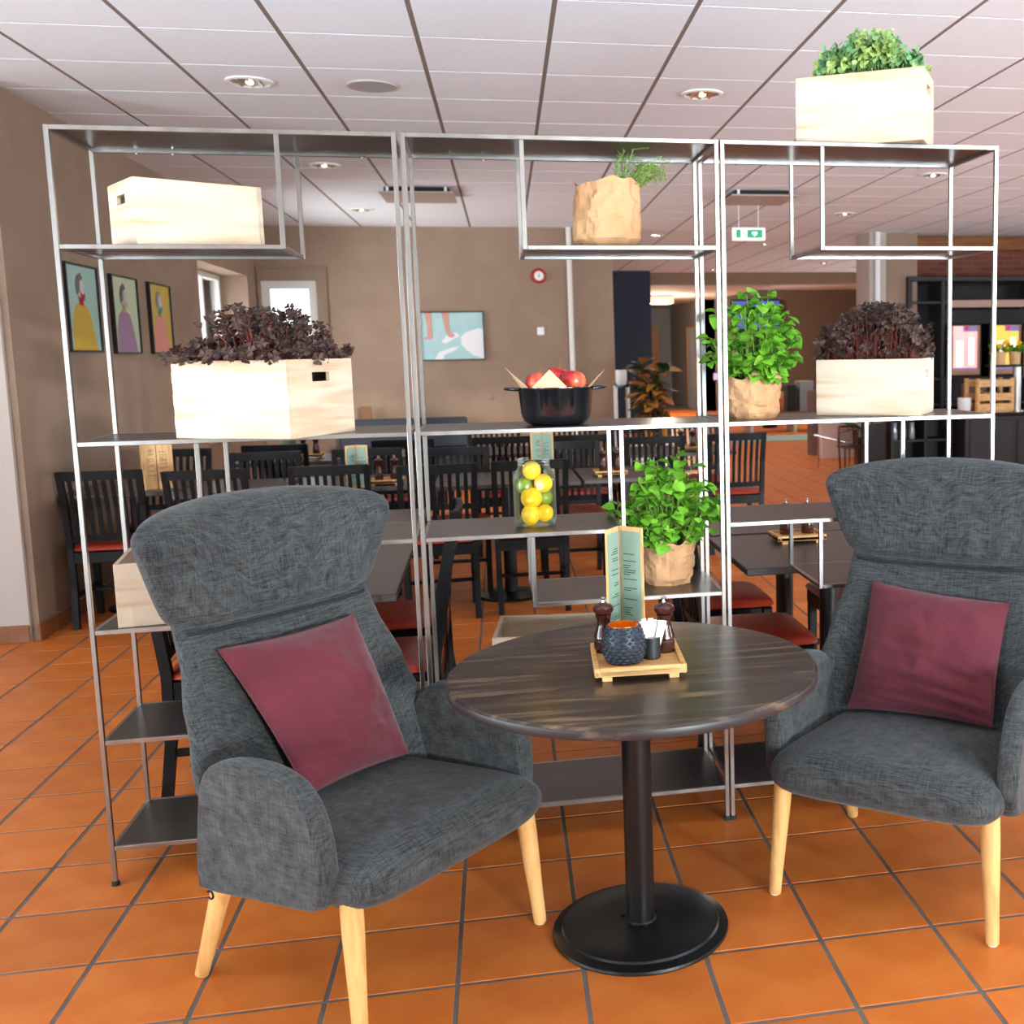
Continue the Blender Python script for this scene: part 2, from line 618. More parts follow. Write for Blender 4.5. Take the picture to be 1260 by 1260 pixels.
vis = []
for (x, y) in ncell:
    r = in_view(x, y)
    if r and r[0]:
        vis.append((r[1], x, y))
vis.sort()
near = set((x, y) for d, x, y in vis[:296])
for (x, y) in ncell:
    if (x, y) in near:
        put('floor_tile', tile_me, floor, (x, y, random.uniform(-0.0003, 0.0003)), (0, 0, TA))
    else:
        M = Matrix.Translation((x, y, 0)) @ Matrix.Rotation(TA, 4, 'Z')
        vs = [M @ Vector(p) for p in ((-half, -half, 0), (half, -half, 0), (half, half, 0), (-half, half, 0),
                                     (-half, -half, -0.008), (half, -half, -0.008), (half, half, -0.008), (-half, half, -0.008))]
        rest.add(vs, [(0, 1, 2, 3), (4, 5, 1, 0), (5, 6, 2, 1), (6, 7, 3, 2), (7, 4, 0, 3)])
tag(rest.build('floor_tiles_beyond', TERRA, floor), kind='stuff')

# ------------------------------------------------------------------ suspended ceiling
ceiling = struct(slab(CEIL - 0.0022, CEIL + 0.12).build('ceiling', CBAR))
SX, SY, CA, CX0, CY0 = 0.5886, 0.6135, -0.0191, 0.2728, 2.0746
cc, sc_ = math.cos(CA), math.sin(CA)
hx, hy = SX / 2 - 0.011, SY / 2 - 0.005
ct_me = MB().box(-hx, hx, -hy, hy, -0.004, 0.016, 0.001).mesh('ceiling_tile', CTILE)
cells = []
for j in range(-13, 36):
    for i in range(-10, 22):
        a, b = (i + 0.5) * SX, (j + 0.5) * SY
        x, y = CX0 + cc * a - sc_ * b, CY0 + sc_ * a + cc * b
        if LEFT_X < x < RIGHT_X and FRONT_Y < y < 24:
            if (x < -1.2 and y > 3.3) or (y > 9.9 and x < 2.3):
                continue
            cells.append((x, y))
vis = []
for (x, y) in cells:
    r = in_view(x, y, CEIL)
    if r and r[0]:
        vis.append((r[1], x, y))
vis.sort()
near = set((x, y) for d, x, y in vis[:296])
rest = MB()
for (x, y) in cells:
    if (x, y) in near:
        put('ceiling_tile', ct_me, ceiling, (x, y, CEIL), (0, 0, CA))
    else:
        M = Matrix.Translation((x, y, CEIL)) @ Matrix.Rotation(CA, 4, 'Z')
        rest.box(-hx, hx, -hy, hy, -0.004, 0.016, 0, M)
tag(rest.build('ceiling_tiles_beyond', CTILE, ceiling), kind='stuff')


# ------------------------------------------------------------------ walls
def wall_with_openings(name, axis, pos, thick, a0, a1, z0, z1, holes, m):
    """axis 'x': wall runs along x at y = pos..pos+thick; axis 'y': runs along y at x = pos..pos+thick"""
    mb = MB()

    def bx(p, q, r, s):
        if q - p < 1e-4 or s - r < 1e-4:
            return
        if axis == 'x':
            mb.box(p, q, pos, pos + thick, r, s)
        else:
            mb.box(pos, pos + thick, p, q, r, s)
    cur = a0
    for (h0, h1, b0, b1) in sorted(holes):
        bx(cur, h0, z0, z1)
        bx(h0, h1, z0, b0)
        bx(h0, h1, b1, z1)
        cur = h1
    bx(cur, a1, z0, z1)
    return struct(mb.build(name, m))


def window(name, axis, pos, a0, a1, z0, z1, fw=0.06, depth=0.06, bars=0, m=None):
    """frame with a glass pane and optional glazing bars, centred on pos"""
    m = m or WHITEP
    w = struct(thing(name, None, None))

    def bx(mb, p, q, r, s, d):
        if axis == 'x':
            mb.box(p, q, pos - d / 2, pos + d / 2, r, s, 0.003)
        else:
            mb.box(pos - d / 2, pos + d / 2, p, q, r, s, 0.003)
    for (p, q, r, s) in ((a0, a1, z0, z0 + fw), (a0, a1, z1 - fw, z1), (a0, a0 + fw, z0 + fw, z1 - fw), (a1 - fw, a1, z0 + fw, z1 - fw)):
        mb = MB()
        bx(mb, p, q, r, s, depth)
        mb.build('window_frame', m, w)
    for k in range(bars):
        c = a0 + (a1 - a0) * (k + 1) / (bars + 1)
        mb = MB()
        bx(mb, c - 0.02, c + 0.02, z0 + fw, z1 - fw, depth * 0.7)
        mb.build('glazing_bar', m, w)
    mb = MB()
    bx(mb, a0 + fw, a1 - fw, z0 + fw, z1 - fw, 0.012)
    mb.build('pane', PANE, w)
    return w


H = CEIL + 0.06
wn = 0
# wall behind the camera and its windows
holes = [(x - 1.05, x + 1.05, 0.30, 2.70) for x in FRONT_WIN]
wall_with_openings('wall_front', 'x', FRONT_Y - 0.3, 0.3, LEFT_X - 0.3, RIGHT_X + 0.3, 0, H, holes, WALLN)
for (a, b, c, d) in holes:
    wn += 1
    window('window_%d' % wn, 'x', FRONT_Y - 0.14, a, b, c, d, bars=1)
# left wall of the lounge
holes = [(y - 1.05, y + 1.05, 0.30, 2.70) for y in LEFT_WIN]
wall_with_openings('wall_lounge_left', 'y', LEFT_X - 0.3, 0.3, FRONT_Y, 3.1, 0, H, holes, WALLN)
for (a, b, c, d) in holes:
    wn += 1
    window('window_%d' % wn, 'y', LEFT_X - 0.14, a, b, c, d, bars=1)
# right wall, with extra windows added to light the far room
holes = [(y - 1.2, y + 1.2, 0.30, 2.70) for y in RIGHT_WIN]
wall_with_openings('wall_right', 'y', RIGHT_X, 0.3, FRONT_Y, FAR_Y, 0, H, holes, WALLN)
for (a, b, c, d) in holes:
    wn += 1
    window('window_%d' % wn, 'y', RIGHT_X + 0.14, a, b, c, d, bars=1)
# pier that turns into the dining corner (pale face to the lounge, taupe side)
mb = MB()
mb.box(LEFT_X - 0.3, -1.335, 3.10, 3.40, 0, H)
struct(mb.build('wall_pier', WALLN))
# left wall of the dining corner with the deep window
wall_with_openings('wall_left', 'y', -1.66, 0.36, 3.13, 9.70, 0, H, [(7.14, 9.22, 0.78, 2.34)], WALLP)
wn += 1
window('window_%d' % wn, 'y', -1.60, 7.14, 9.22, 0.78, 2.34, fw=0.05, bars=2)
struct(MB().box(-1.68, -1.27, 7.10, 9.26, 0.745, 0.78, 0.006).build('trim_1', WHITEP))
# back wall of the dining corner
wall_with_openings('wall_back', 'x', 9.68, 0.30, -1.66, 2.60, 0, H, [(-1.26, -0.68, 0.78, 2.32)], WALLP)
wn += 1
window('window_%d' % wn, 'x', 9.74, -1.26, -0.68, 0.78, 2.32, fw=0.085, bars=0)
# flat moulding around the small window
for i, b in enumerate(((-1.29, -1.26, 0.70, 2.47), (-0.59, -0.57, 0.70, 2.47), (-1.26, -0.59, 2.45, 2.47))):
    struct(MB().box(b[0], b[1], 9.655, 9.68, b[2], b[3], 0.004).build('trim_%d' % (i + 2), WALLP))
# baseboards of glazed tile, one piece per tile
for nm, horiz, a0, a1, pos in (('baseboard_pier', True, LEFT_X, -1.335, 3.10), ('baseboard_left', False, 3.10, 9.68, -1.30), ('baseboard_back', True, -1.30, 2.60, 9.68)):
    root = struct(thing(nm, None, None))
    k = max(1, int((a1 - a0) / 0.3))
    st_ = (a1 - a0) / k
    me = None
    if horiz:
        me = MB().box(0.002, st_ - 0.002, -0.012, 0.0, 0.0, 0.095, 0.003).mesh('baseboard_tile', BASET)
    else:
        me = MB().box(0.0, 0.012, 0.002, st_ - 0.002, 0.0, 0.095, 0.003).mesh('baseboard_tile', BASET)
    for i in range(k):
        put('baseboard_tile', me, root, (a0 + i * st_, pos, 0) if horiz else (pos, a0 + i * st_, 0))

# deeper rooms on the right: column, brick bar wall, corridor
struct(MB().box(5.86, 6.08, 10.0, 10.5, 0, H).build('wall_column', WALLN))
struct(MB().box(6.08, 6.52, 10.06, 10.5, 0, H).build('wall_column_side', WALLP))
struct(MB().box(6.52, RIGHT_X, 10.45, 10.8, 0, H).build('wall_bar', BRICK))
struct(MB().box(6.52, RIGHT_X, 10.38, 10.45, 2.72, 2.90, 0.01).build('trim_5', BEAM))
struct(MB().box(5.50, 5.66, 11.35, 11.55, 0, 0.9).build('wall_pier_far', mat('mauve_paint', c8(130, 106, 100), 0.85)))
struct(MB().box(5.52, 6.0, 10.92, 11.1, 0, 0.9).build('wall_low', mat('blush_paint', c8(240, 222, 214), 0.85)))
struct(MB().box(3.34, 4.07, 16.5, 17.2, 0, H).build('wall_navy', NAVY))
struct(MB().box(6.35, 14.0, 23.0, 23.3, 0, H).build('wall_dining_far', DARKWALL))
struct(MB().box(2.3, 7.2, 28.0, 28.3, 0, H).build('wall_corridor_end', GREYWALL))
struct(MB().box(6.35, 6.6, 23.0, 28.0, 0, H).build('wall_corridor_right', GREYWALL))
struct(MB().box(2.3, 2.6, 9.98, 28.0, 0, H).build('wall_corridor_left', WALLP))
# mats and steps of the far room
struct(MB().box(4.9, 9.5, 13.85, 15.0, 0.0, 0.006).build('floor_mat', mat('sage_carpet', c8(146, 168, 156), 0.95)))
# two veneer doors in the corridor
for n, (x0, x1) in enumerate(((5.48, 6.02), (6.22, 6.34))):
    pass
d = struct(thing('door_1', None, None))
MB().box(4.75, 5.85, 27.93, 27.98, 0, 2.06, 0.004).build('door_leaf', DOORW, d)
for b in ((4.62, 4.75, 0, 2.17), (5.85, 5.98, 0, 2.17), (4.75, 5.85, 2.06, 2.17)):
    MB().box(b[0], b[1], 27.90, 28.0, b[2], b[3], 0.004).build('door_frame', DOORW, d)
MB().cyl((5.74, 27.92, 1.02), (5.60, 27.92, 1.02), 0.012).build('door_handle', CHROME, d)
d = struct(thing('door_2', None, None))
MB().box(6.30, 6.345, 24.0, 25.1, 0, 2.06, 0.004).build('door_leaf', mat('pale_blue_paint', c8(170, 190, 204), 0.5), d)
for b in ((23.88, 24.0, 0, 2.15), (25.1, 25.22, 0, 2.15), (24.0, 25.1, 2.06, 2.15)):
    MB().box(6.28, 6.35, b[0], b[1], b[2], b[3], 0.004).build('door_frame', DOORW, d)
# pipe on the back wall and the column pipe
o = MB().cyl((2.10, 9.63, 0.0), (2.10, 9.63, 2.905), 0.03, n=14).build('wall_pipe', WHITEP, smooth=40)
tag(o, 'white vertical pipe running up the taupe back wall', 'pipe')
o = MB().cyl((5.95, 9.95, 0.0), (5.95, 9.95, 2.905), 0.035, n=14).build('wall_pipe', WHITE, smooth=40)
tag(o, 'white vertical pipe on the cream column left of the bar', 'pipe')


# ------------------------------------------------------------------ ceiling fittings
REFL = mat('lamp_reflector', c8(190, 170, 140), 0.15, 0.9)
LAMPW = mat('lamp_glow', c8(255, 240, 215), 0.5, emit=c8(255, 228, 190), estr=5.0)


def downlight(x, y, r, label, power, glow=True):
    t = thing('downlight', label, 'ceiling lamp', (x, y, CEIL - 0.004), group='round downlights of the ceiling grid')
    MB().lathe([(r * 0.80, -0.001), (r, -0.001), (r, -0.008), (r * 0.86, -0.012), (r * 0.80, -0.008), (r * 0.80, -0.001)], 28, cap0=False, cap1=False).build('ring', WHITE, t, 40)
    MB().lathe([(r * 0.80, -0.004), (r * 0.80, -0.0055)], 24).build('reflector', REFL, t)
    for k in range(3):
        a = (k - 1) * r * 0.42
        w = math.sqrt(max(0.0001, (r * 0.78) ** 2 - a * a))
        MB().box(a - 0.006, a + 0.006, -w, w, -0.012, -0.0055).build('louvre_blade', CHROME, t)
    MB().sph((0.0, 0, -0.010), r * 0.16, r * 0.34, 0.006, 12, 6).build('bulb', LAMPW if glow else WHITE, t, 60)
    d = bpy.data.lights.new('downlight_lamp', 'SPOT')
    d.energy = power
    d.spot_size = R(120)
    d.spot_blend = 0.8
    d.shadow_soft_size = 0.08
    d.color = (1.0, 0.95, 0.88)
    lo = bpy.data.objects.new('downlight_lamp', d)
    COL.objects.link(lo)
    lo.parent = t
    lo.location = (0, 0, -0.03)
    return t


DL = [(-0.03, 3.01, 'round downlight in the white ceiling above the left shelf unit'),
      (2.35, 2.97, 'round downlight in the ceiling left of the crate with the green plant'),
      (-0.01, 5.60, 'downlight seen through the left shelf unit right of the empty pine crate'),
      (2.38, 5.38, 'downlight just above the rosemary in the kraft paper bag'),
      (4.83, 5.57, 'downlight behind the top right corner of the right shelf unit'),
      (-0.01, 8.20, 'small downlight near the taupe back wall'),
      (4.93, 8.18, 'downlight seen through the right shelf unit left of the column'),
      (3.24, 10.4, 'small glowing downlight right of the kraft paper bag'),
      (4.90, 11.5, 'tiny downlight below the green exit sign'),
      (6.75, 14.7, 'left of two tiny glowing downlights before the cream column'),
      (7.72, 15.8, 'right of two tiny glowing downlights before the cream column'),
      (5.16, 16.2, 'tiny glowing downlight above the leafy plant in the right unit'),
      (5.09, 19.3, 'tiny downlight in the corridor ceiling above the veneer door')]
for i, (x, y, lb) in enumerate(DL):
    downlight(x, y, 0.118 if y < 9 else 0.09, lb, 14 if y < 9 else 90, glow=True)

t = thing('ceiling_speaker', 'round grey loudspeaker grille in the ceiling above the shelf posts', 'loudspeaker', (0.575, 3.02, CEIL - 0.004))
MB().lathe([(0.103, 0.0), (0.126, 0.0), (0.126, -0.008), (0.116, -0.012), (0.103, -0.008)], 32, cap0=False, cap1=False).build('rim', mat('speaker_rim', c8(190, 186, 180), 0.4, 0.3), t, 40)
MB().lathe([(0.104, -0.003), (0.104, -0.0075)], 32).build('grille', mat('speaker_grille', c8(176, 174, 172), 0.6, bump=0.5, bscale=260), t)


def cassette(x, y, label):
    t = thing('air_cassette', label, 'air vent', (x, y, CEIL - 0.004), CA, group='square ceiling air cassettes')
    MB().box(-0.31, 0.31, -0.33, 0.33, -0.055, -0.04, 0.004).build('panel', mat('vent_panel', c8(176, 160, 148), 0.6), t)
    MB().box(-0.27, 0.27, -0.29, 0.29, -0.04, 0.0).build('duct', mat('vent_dark', c8(24, 22, 22), 0.8), t)
    for sx in (-1, 1):
        for sy in (-1, 1):
            MB().cyl((sx * 0.24, sy * 0.30, -0.04), (sx * 0.24, sy * 0.30, 0.0), 0.012, n=8).build('hanger', WHITE, t)


cassette(0.60, 6.95, 'square air cassette in the ceiling behind the gap of the shelf units')
cassette(3.64, 6.88, 'square air cassette in the ceiling above the green exit sign')

# hanging green and white rescue sign
GREENS = mat('sign_green', c8(10, 150, 92), 0.4, emit=c8(10, 160, 98), estr=0.5)
LITW = mat('sign_white', c8(245, 250, 248), 0.4, emit=c8(245, 250, 248), estr=0.55)
t = thing('exit_sign', 'small lit white sign with green panels and a heart hanging from the ceiling', 'sign', (3.705, 7.5, 2.55))
MB().box(-0.165, 0.165, -0.02, 0.02, 0.0, 0.125, 0.006).build('housing', LITW, t)
MB().box(-0.13, -0.085, -0.024, -0.0205, 0.025, 0.105).build('green_panel', GREENS, t)
MB().box(-0.02, 0.135, -0.024, -0.0205, 0.025, 0.105).build('green_panel', GREENS, t)
heart = []
for k in range(28):
    a = 2 * math.pi * k / 28
    heart.append((0.0018 * 16 * math.sin(a) ** 3, 0.0018 * (13 * math.cos(a) - 5 * math.cos(2 * a) - 2 * math.cos(3 * a) - math.cos(4 * a))))
MB().extrude(heart, 0.003, Matrix.Translation((0.055, -0.0245, 0.066)) @ Matrix.Rotation(R(90), 4, 'X')).build('heart_mark', LITW, t)
MB().extrude([(-0.012, 0), (0, 0.018), (0.012, 0), (0.004, 0), (0.004, -0.03), (-0.004, -0.03), (-0.004, 0)], 0.002, Matrix.Translation((-0.052, -0.021, 0.066)) @ Matrix.Rotation(R(90), 4, 'X') @ Matrix.Rotation(R(35), 4, 'Z')).build('running_mark', GREENS, t)
for s in (-0.1, 0.1):
    MB().cyl((s, 0, 0.125), (s, 0, CEIL - 0.004 - 2.55), 0.004, n=6).build('hanger', WHITE, t)

# fire bell, switch, socket dots on the back wall
t = thing('fire_alarm', 'round red fire alarm bell on the taupe back wall', 'alarm', (1.75, 9.68, 2.36))
MB().lathe([(0.085, 0.0), (0.085, 0.035), (0.07, 0.055), (0.05, 0.058)], 28).build('bell', mat('alarm_red', c8(176, 24, 26), 0.35), t, 40, rot=(R(90), 0, 0))
MB().lathe([(0.052, 0.058), (0.052, 0.062), (0.04, 0.066)], 24).build('centre', WHITE, t, 40, rot=(R(90), 0, 0))
MB().box(-0.004, 0.004, -0.070, -0.066, -0.02, 0.02).build('clapper_mark', INK, t)
o = MB().box(1.71, 1.79, 9.662, 9.68, 1.69, 1.78, 0.004).build('wall_thermostat', WHITE)
tag(o, 'small square white thermostat on the back wall beneath the alarm', 'thermostat')
o = MB().lathe([(0.04, 0), (0.04, 0.012), (0.03, 0.018)], 24).build('blank_outlet', WALLP, loc=(1.14, 9.68, 0.99), rot=(R(90), 0, 0), smooth=40)
tag(o, 'round taupe outlet cover on the back wall left of the black pot', 'outlet')


# ------------------------------------------------------------------ pictures
def flat_on_left(root, name, pts, x, m, th=0.0012):
    """polygon given in (along y, z) of the picture, lying on the wall x"""
    mb = MB()
    n = len(pts)
    mb.add([(x, p[0], p[1]) for p in pts] + [(x + th, p[0], p[1]) for p in pts],
           [tuple(range(n)), tuple(range(n, 2 * n))[::-1]] + [(i, (i + 1) % n, n + (i + 1) % n, n + i) for i in range(n)])
    return mb.build(name, m, root)


def portrait(y0, y1, z0, z1, bgc, coat, skin, hair, beard, label):
    t = thing('portrait_picture', label, 'picture', (-1.30, (y0 + y1) / 2, z0), group='three portrait pictures in a row')
    w, h = (y1 - y0) / 2, z1 - z0
    MB().box(0.002, 0.016, -w, w, 0, h).build('canvas', mat('picture_paint', c8(*bgc), 0.6, spec=0.15), t)
    for b in ((-w - 0.012, -w, -0.012, h + 0.012), (w, w + 0.012, -0.012, h + 0.012), (-w, w, h, h + 0.012), (-w, w, -0.012, 0)):
        MB().box(0.0, 0.03, b[0], b[1], b[2], b[3], 0.002).build('frame', FRAMEB, t)
    S = lambda L: [(p[0] * 2 * w - w, p[1] * h) for p in L]
    flat_on_left(t, 'coat', S([(0.10, 0.0), (0.90, 0.0), (0.76, 0.34), (0.66, 0.50), (0.52, 0.55), (0.36, 0.56), (0.22, 0.50), (0.12, 0.30)]), 0.0165, mat('picture_coat', c8(*coat), 0.7, spec=0.1))
    flat_on_left(t, 'neck', S([(0.38, 0.54), (0.52, 0.53), (0.50, 0.64), (0.38, 0.64)]), 0.0180, mat('picture_neck', c8(*beard), 0.7, spec=0.1))
    face = [(0.44 + 0.11 * math.cos(a), 0.74 + 0.125 * math.sin(a)) for a in [k * 0.4487 for k in range(14)]]
    flat_on_left(t, 'face', S(face), 0.0195, mat('picture_skin', c8(*skin), 0.7, spec=0.1))
    flat_on_left(t, 'hair', S([(0.32, 0.66), (0.40, 0.70), (0.42, 0.82), (0.52, 0.86), (0.46, 0.92), (0.36, 0.88), (0.29, 0.78)]), 0.0210, mat('picture_hair', c8(*hair), 0.7, spec=0.1))
    flat_on_left(t, 'beard', S([(0.42, 0.57), (0.54, 0.60), (0.555, 0.68), (0.47, 0.66), (0.41, 0.70)]), 0.0225, mat('picture_beard', c8(*beard), 0.7, spec=0.1))


portrait(3.92, 4.45, 1.55, 2.055, (160, 190, 178), (196, 164, 70), (206, 190, 180), (120, 112, 108), (168, 62, 56), 'framed portrait of a figure in a mustard coat on teal, nearest of three')
portrait(4.74, 5.27, 1.54, 2.04, (190, 200, 166), (158, 128, 152), (188, 178, 168), (108, 102, 98), (178, 164, 120), 'framed portrait of a figure in a purple coat on pale green, middle of three')
portrait(5.58, 6.11, 1.54, 2.04, (196, 170, 84), (212, 144, 128), (196, 190, 184), (150, 146, 140), (92, 140, 130), 'framed portrait of a figure in a salmon coat on yellow, farthest of three')

t = thing('painting', 'framed teal painting of two bare legs wading in water', 'picture', (0.755, 9.68, 1.43))
MB().box(-0.345, 0.345, -0.016, -0.002, 0, 0.525).build('canvas', mat('painting_teal', c8(164, 200, 200), 0.55, col2=c8(176, 208, 206), scale=5), t)
for b in ((-0.357, -0.345, -0.012, 0.537), (0.345, 0.357, -0.012, 0.537), (-0.345, 0.345, 0.525, 0.537), (-0.345, 0.345, -0.012, 0)):
    MB().box(b[0], b[1], -0.032, 0, b[2], b[3], 0.002).build('frame', FRAMEB, t)


def flat_on_back(root, name, pts, y, m, th=0.0012):
    mb = MB()
    n = len(pts)
    mb.add([(p[0], y, p[1]) for p in pts] + [(p[0], y - th, p[1]) for p in pts],
           [tuple(range(n)), tuple(range(n, 2 * n))[::-1]] + [(i, (i + 1) % n, n + (i + 1) % n, n + i) for i in range(n)])
    return mb.build(name, m, root)


S = lambda L: [(-0.345 + 0.69 * p[0], 0.525 * (1 - p[1])) for p in L]
pw = mat('painting_foam', c8(232, 230, 230), 0.6)
ps = mat('painting_skin', c8(206, 150, 132), 0.6)
flat_on_back(t, 'foam', S([(0.32, 0.62), (0.42, 0.47), (0.56, 0.42), (0.62, 0.50), (0.50, 0.58), (0.40, 0.66)]), -0.017, pw)
flat_on_back(t, 'foam', S([(0.20, 1.0), (0.28, 0.84), (0.50, 0.74), (0.62, 0.72), (0.52, 0.82), (0.36, 0.90), (0.34, 1.0)]), -0.017, pw)
flat_on_back(t, 'foam', S([(0.64, 0.52), (0.72, 0.42), (0.92, 0.34), (1.0, 0.36), (1.0, 0.98), (0.82, 0.92), (0.70, 0.78), (0.64, 0.68)]), -0.017, pw)
flat_on_back(t, 'leg', S([(0.07, 0.0), (0.18, 0.0), (0.175, 0.30), (0.19, 0.50), (0.17, 0.57), (0.04, 0.56), (0.05, 0.53), (0.11, 0.50), (0.11, 0.30)]), -0.0185, ps)
flat_on_back(t, 'leg', S([(0.34, 0.0), (0.46, 0.0), (0.46, 0.25), (0.47, 0.42), (0.55, 0.48), (0.50, 0.54), (0.44, 0.52), (0.40, 0.42), (0.38, 0.25)]), -0.0185, ps)

# outside the dining corner window: brick pier, hedge
o = struct(MB().box(-2.6, -2.3, 9.3, 10.15, -0.13, 3.2).build('wall_outside_brick', BRICK))


# ------------------------------------------------------------------ steel shelving units
PW, BT, DEP, TOP = 0.0125, 0.0125, 0.342, 2.10
Z2, Z3, Z4, ZL, Z5, ZB = 1.781, 1.2545, 0.944, 0.731, 0.4137, 0.1027


def shelf_unit(x0, x1, mirror, label):
    """open steel frame; x0, x1 are the centres of its corner posts"""
    w = x1 - x0
    t = thing('shelf_unit', label, 'shelf', (x0, 0, 0), group='three steel shelf units in a row')
    h = PW / 2
    X = (lambda a: w - a) if mirror else (lambda a: a)

    def span(a, b):
        a, b = X(a), X(b)
        return (a, b) if a < b else (b, a)

    def post(a, front, z0, z1, nm='post'):
        c = X(a)
        y0 = 0.0 if front else DEP
        MB().box(c - h, c + h, y0, y0 + PW, z0, z1, 0.0012).build(nm, STEEL, t)

    def level(a, b, z):
        a, b = span(a, b)
        fr = MB()
        fr.box(a + h, b - h, 0.001, BT, z, z + BT, 0.001)
        fr.box(a + h, b - h, DEP + PW - BT, DEP + PW - 0.001, z, z + BT, 0.001)
        fr.box(a - h + 0.002, a - h + 0.002 + BT, PW, DEP, z, z + BT, 0.001)
        fr.box(b + h - 0.002 - BT, b + h - 0.002, PW, DEP, z, z + BT, 0.001)
        fr.build('shelf_frame', STEEL, t)
        MB().box(a - h + 0.003, b + h - 0.003, 0.0135, DEP + 0.004, z + BT - 0.004, z + BT - 0.0005).build('shelf_plate', PLATE, t)

    for a in (0, w):
        for f in (True, False):
            post(a, f, 0.012, TOP)
            c = X(a)
            y = PW / 2 if f else DEP + PW / 2
            MB().cyl((c, y, 0), (c, y, 0.012), 0.012, 0.010, 12).build('foot', RUBBER, t)
    level(0, w, TOP - BT)
    # upper box on the outer side (left in the unmirrored unit)
    ub = 0.566
    level(0, ub, Z2)
    for f in (True, False):
        post(ub, f, Z2, TOP - BT, 'hanger_post')
    level(0, w, Z3)
    level(0.305, w, Z4)
    for f in (True, False):
        post(0.305, f, Z4 + BT, Z3, 'hanger_post')
    level(0, 0.577, ZL)
    for f in (True, False):
        post(0.577, f, ZL, Z4, 'hanger_post')
    level(0, w, Z5)
    level(0, w, ZB)
    # little holes with screws along the underside of the top
    for a in (0.12, 0.22, w - 0.22, w - 0.12):
        MB().cyl((X(a), DEP + 0.003, TOP - BT - 0.0005), (X(a), DEP + 0.003, TOP - BT - 0.0025), 0.0035, n=8).build('screw', CHROME, t)
    return t


shelf_unit(0.0, 0.8738, False, 'steel shelf unit behind the left armchair with two pine crates')
shelf_unit(0.8977, 1.789, True, 'steel shelf unit in the middle carrying the black pot and fruit jar')
shelf_unit(1.8067, 2.681, True, 'steel shelf unit on the right with a green plant crate on top')


# ------------------------------------------------------------------ pine crates
def crate(x, y, z, rz, L, W, Hh, label, handle=('x0',), th=0.011):
    """open crate; (x, y) is its front left corner, L runs along its own x"""
    t = thing('pine_crate', label, 'crate', (x, y, z), rz, group='open pine crates on the shelves')
    MB().box(th, L - th, th, W - th, 0.004, 0.014).build('bottom_board', PINE, t)
    for y0 in (0.0, W - th):
        MB().box(0, L, y0, y0 + th, 0, Hh, 0.0015).build('side_board', PINE, t)
    for k, x0 in (('x0', 0.0), ('x1', L - th)):
        mb = MB()
        if k in handle:
            hw, z0, z1 = 0.040, Hh - 0.062, Hh - 0.036
            c = W / 2
            mb.box(x0, x0 + th, th, W - th, 0, z0)
            mb.box(x0, x0 + th, th, W - th, z1, Hh)
            mb.box(x0, x0 + th, th, c - hw, z0, z1)
            mb.box(x0, x0 + th, c + hw, W - th, z0, z1)
        else:
            mb.box(x0, x0 + th, th, W - th, 0, Hh)
        mb.build('end_board', PINE, t)
    # finger joints at the front corners
    n = 7
    for k in range(n):
        if k % 2:
            for xc in (0.0, L - th):
                MB().box(xc + 0.0004, xc + th - 0.0004, -0.0006, 0.0, Hh * k / n, Hh * (k + 1) / n).build('finger_joint', PINE, t)
    return t


zt = Z3 + BT
crate(0.188, 0.038, Z2 + BT, R(31), 0.343, 0.240, 0.183, 'empty pine crate on the upper left shelf, handle slot facing left', ('x0',))
crate(0.246, 0.037, zt, R(-27), 0.367, 0.305, 0.213, 'pine crate filled with dark purple clover on the left unit', ('x1',))
crate(0.062, 0.018, ZL + BT, R(8), 0.40, 0.30, 0.180, 'empty pine crate half hidden behind the left armchair headrest', ('x1',))
crate(2.069, 0.129, TOP, R(-31), 0.394, 0.205, 0.212, 'pine crate with a round-leaved green plant on top of the right unit', ('x1',))
crate(2.145, 0.178, zt, R(-31), 0.338, 0.290, 0.181, 'pine crate with a dark purple plant beside the leafy green pot', ('x1',))
crate(1.080, 0.055, Z5 + BT, R(-6), 0.40, 0.285, 0.205, 'low empty pine crate behind the round table', ('x0',))


# ------------------------------------------------------------------ plants
def frame_at(p, d, roll=0.0):
    """matrix whose y axis runs along d"""
    d = Vector(d).normalized()
    x = d.cross(Vector((0, 0, 1)))
    if x.length < 1e-3:
        x = Vector((1, 0, 0))
    x.normalize()
    z = x.cross(d)
    M = Matrix((x, d, z)).transposed().to_4x4()
    return Matrix.Translation(p) @ M @ Matrix.Rotation(roll, 4, 'Y')


def leaf_geo(L, W, fold=0.25, droop=0.3, teeth=0):
    """simple leaf along +y with a fold on the midrib"""
    st = [0.0, 0.18, 0.42, 0.68, 0.88, 1.0]
    wd = [0.05, 0.62, 1.0, 0.80, 0.42, 0.0]
    vs, fs = [], []
    for s, w in zip(st, wd):
        z = -droop * L * s * s
        tw = 1 + (teeth if w > 0.5 else 0)
        vs += [(-W / 2 * w * tw, L * s - 0.03 * L * teeth, z + fold * W / 2 * w), (0, L * s, z), (W / 2 * w * tw, L * s - 0.03 * L * teeth, z + fold * W / 2 * w)]
    for k in range(len(st) - 1):
        a = 3 * k
        fs += [(a, a + 1, a + 4, a + 3), (a + 1, a + 2, a + 5, a + 4)]
    return vs, fs


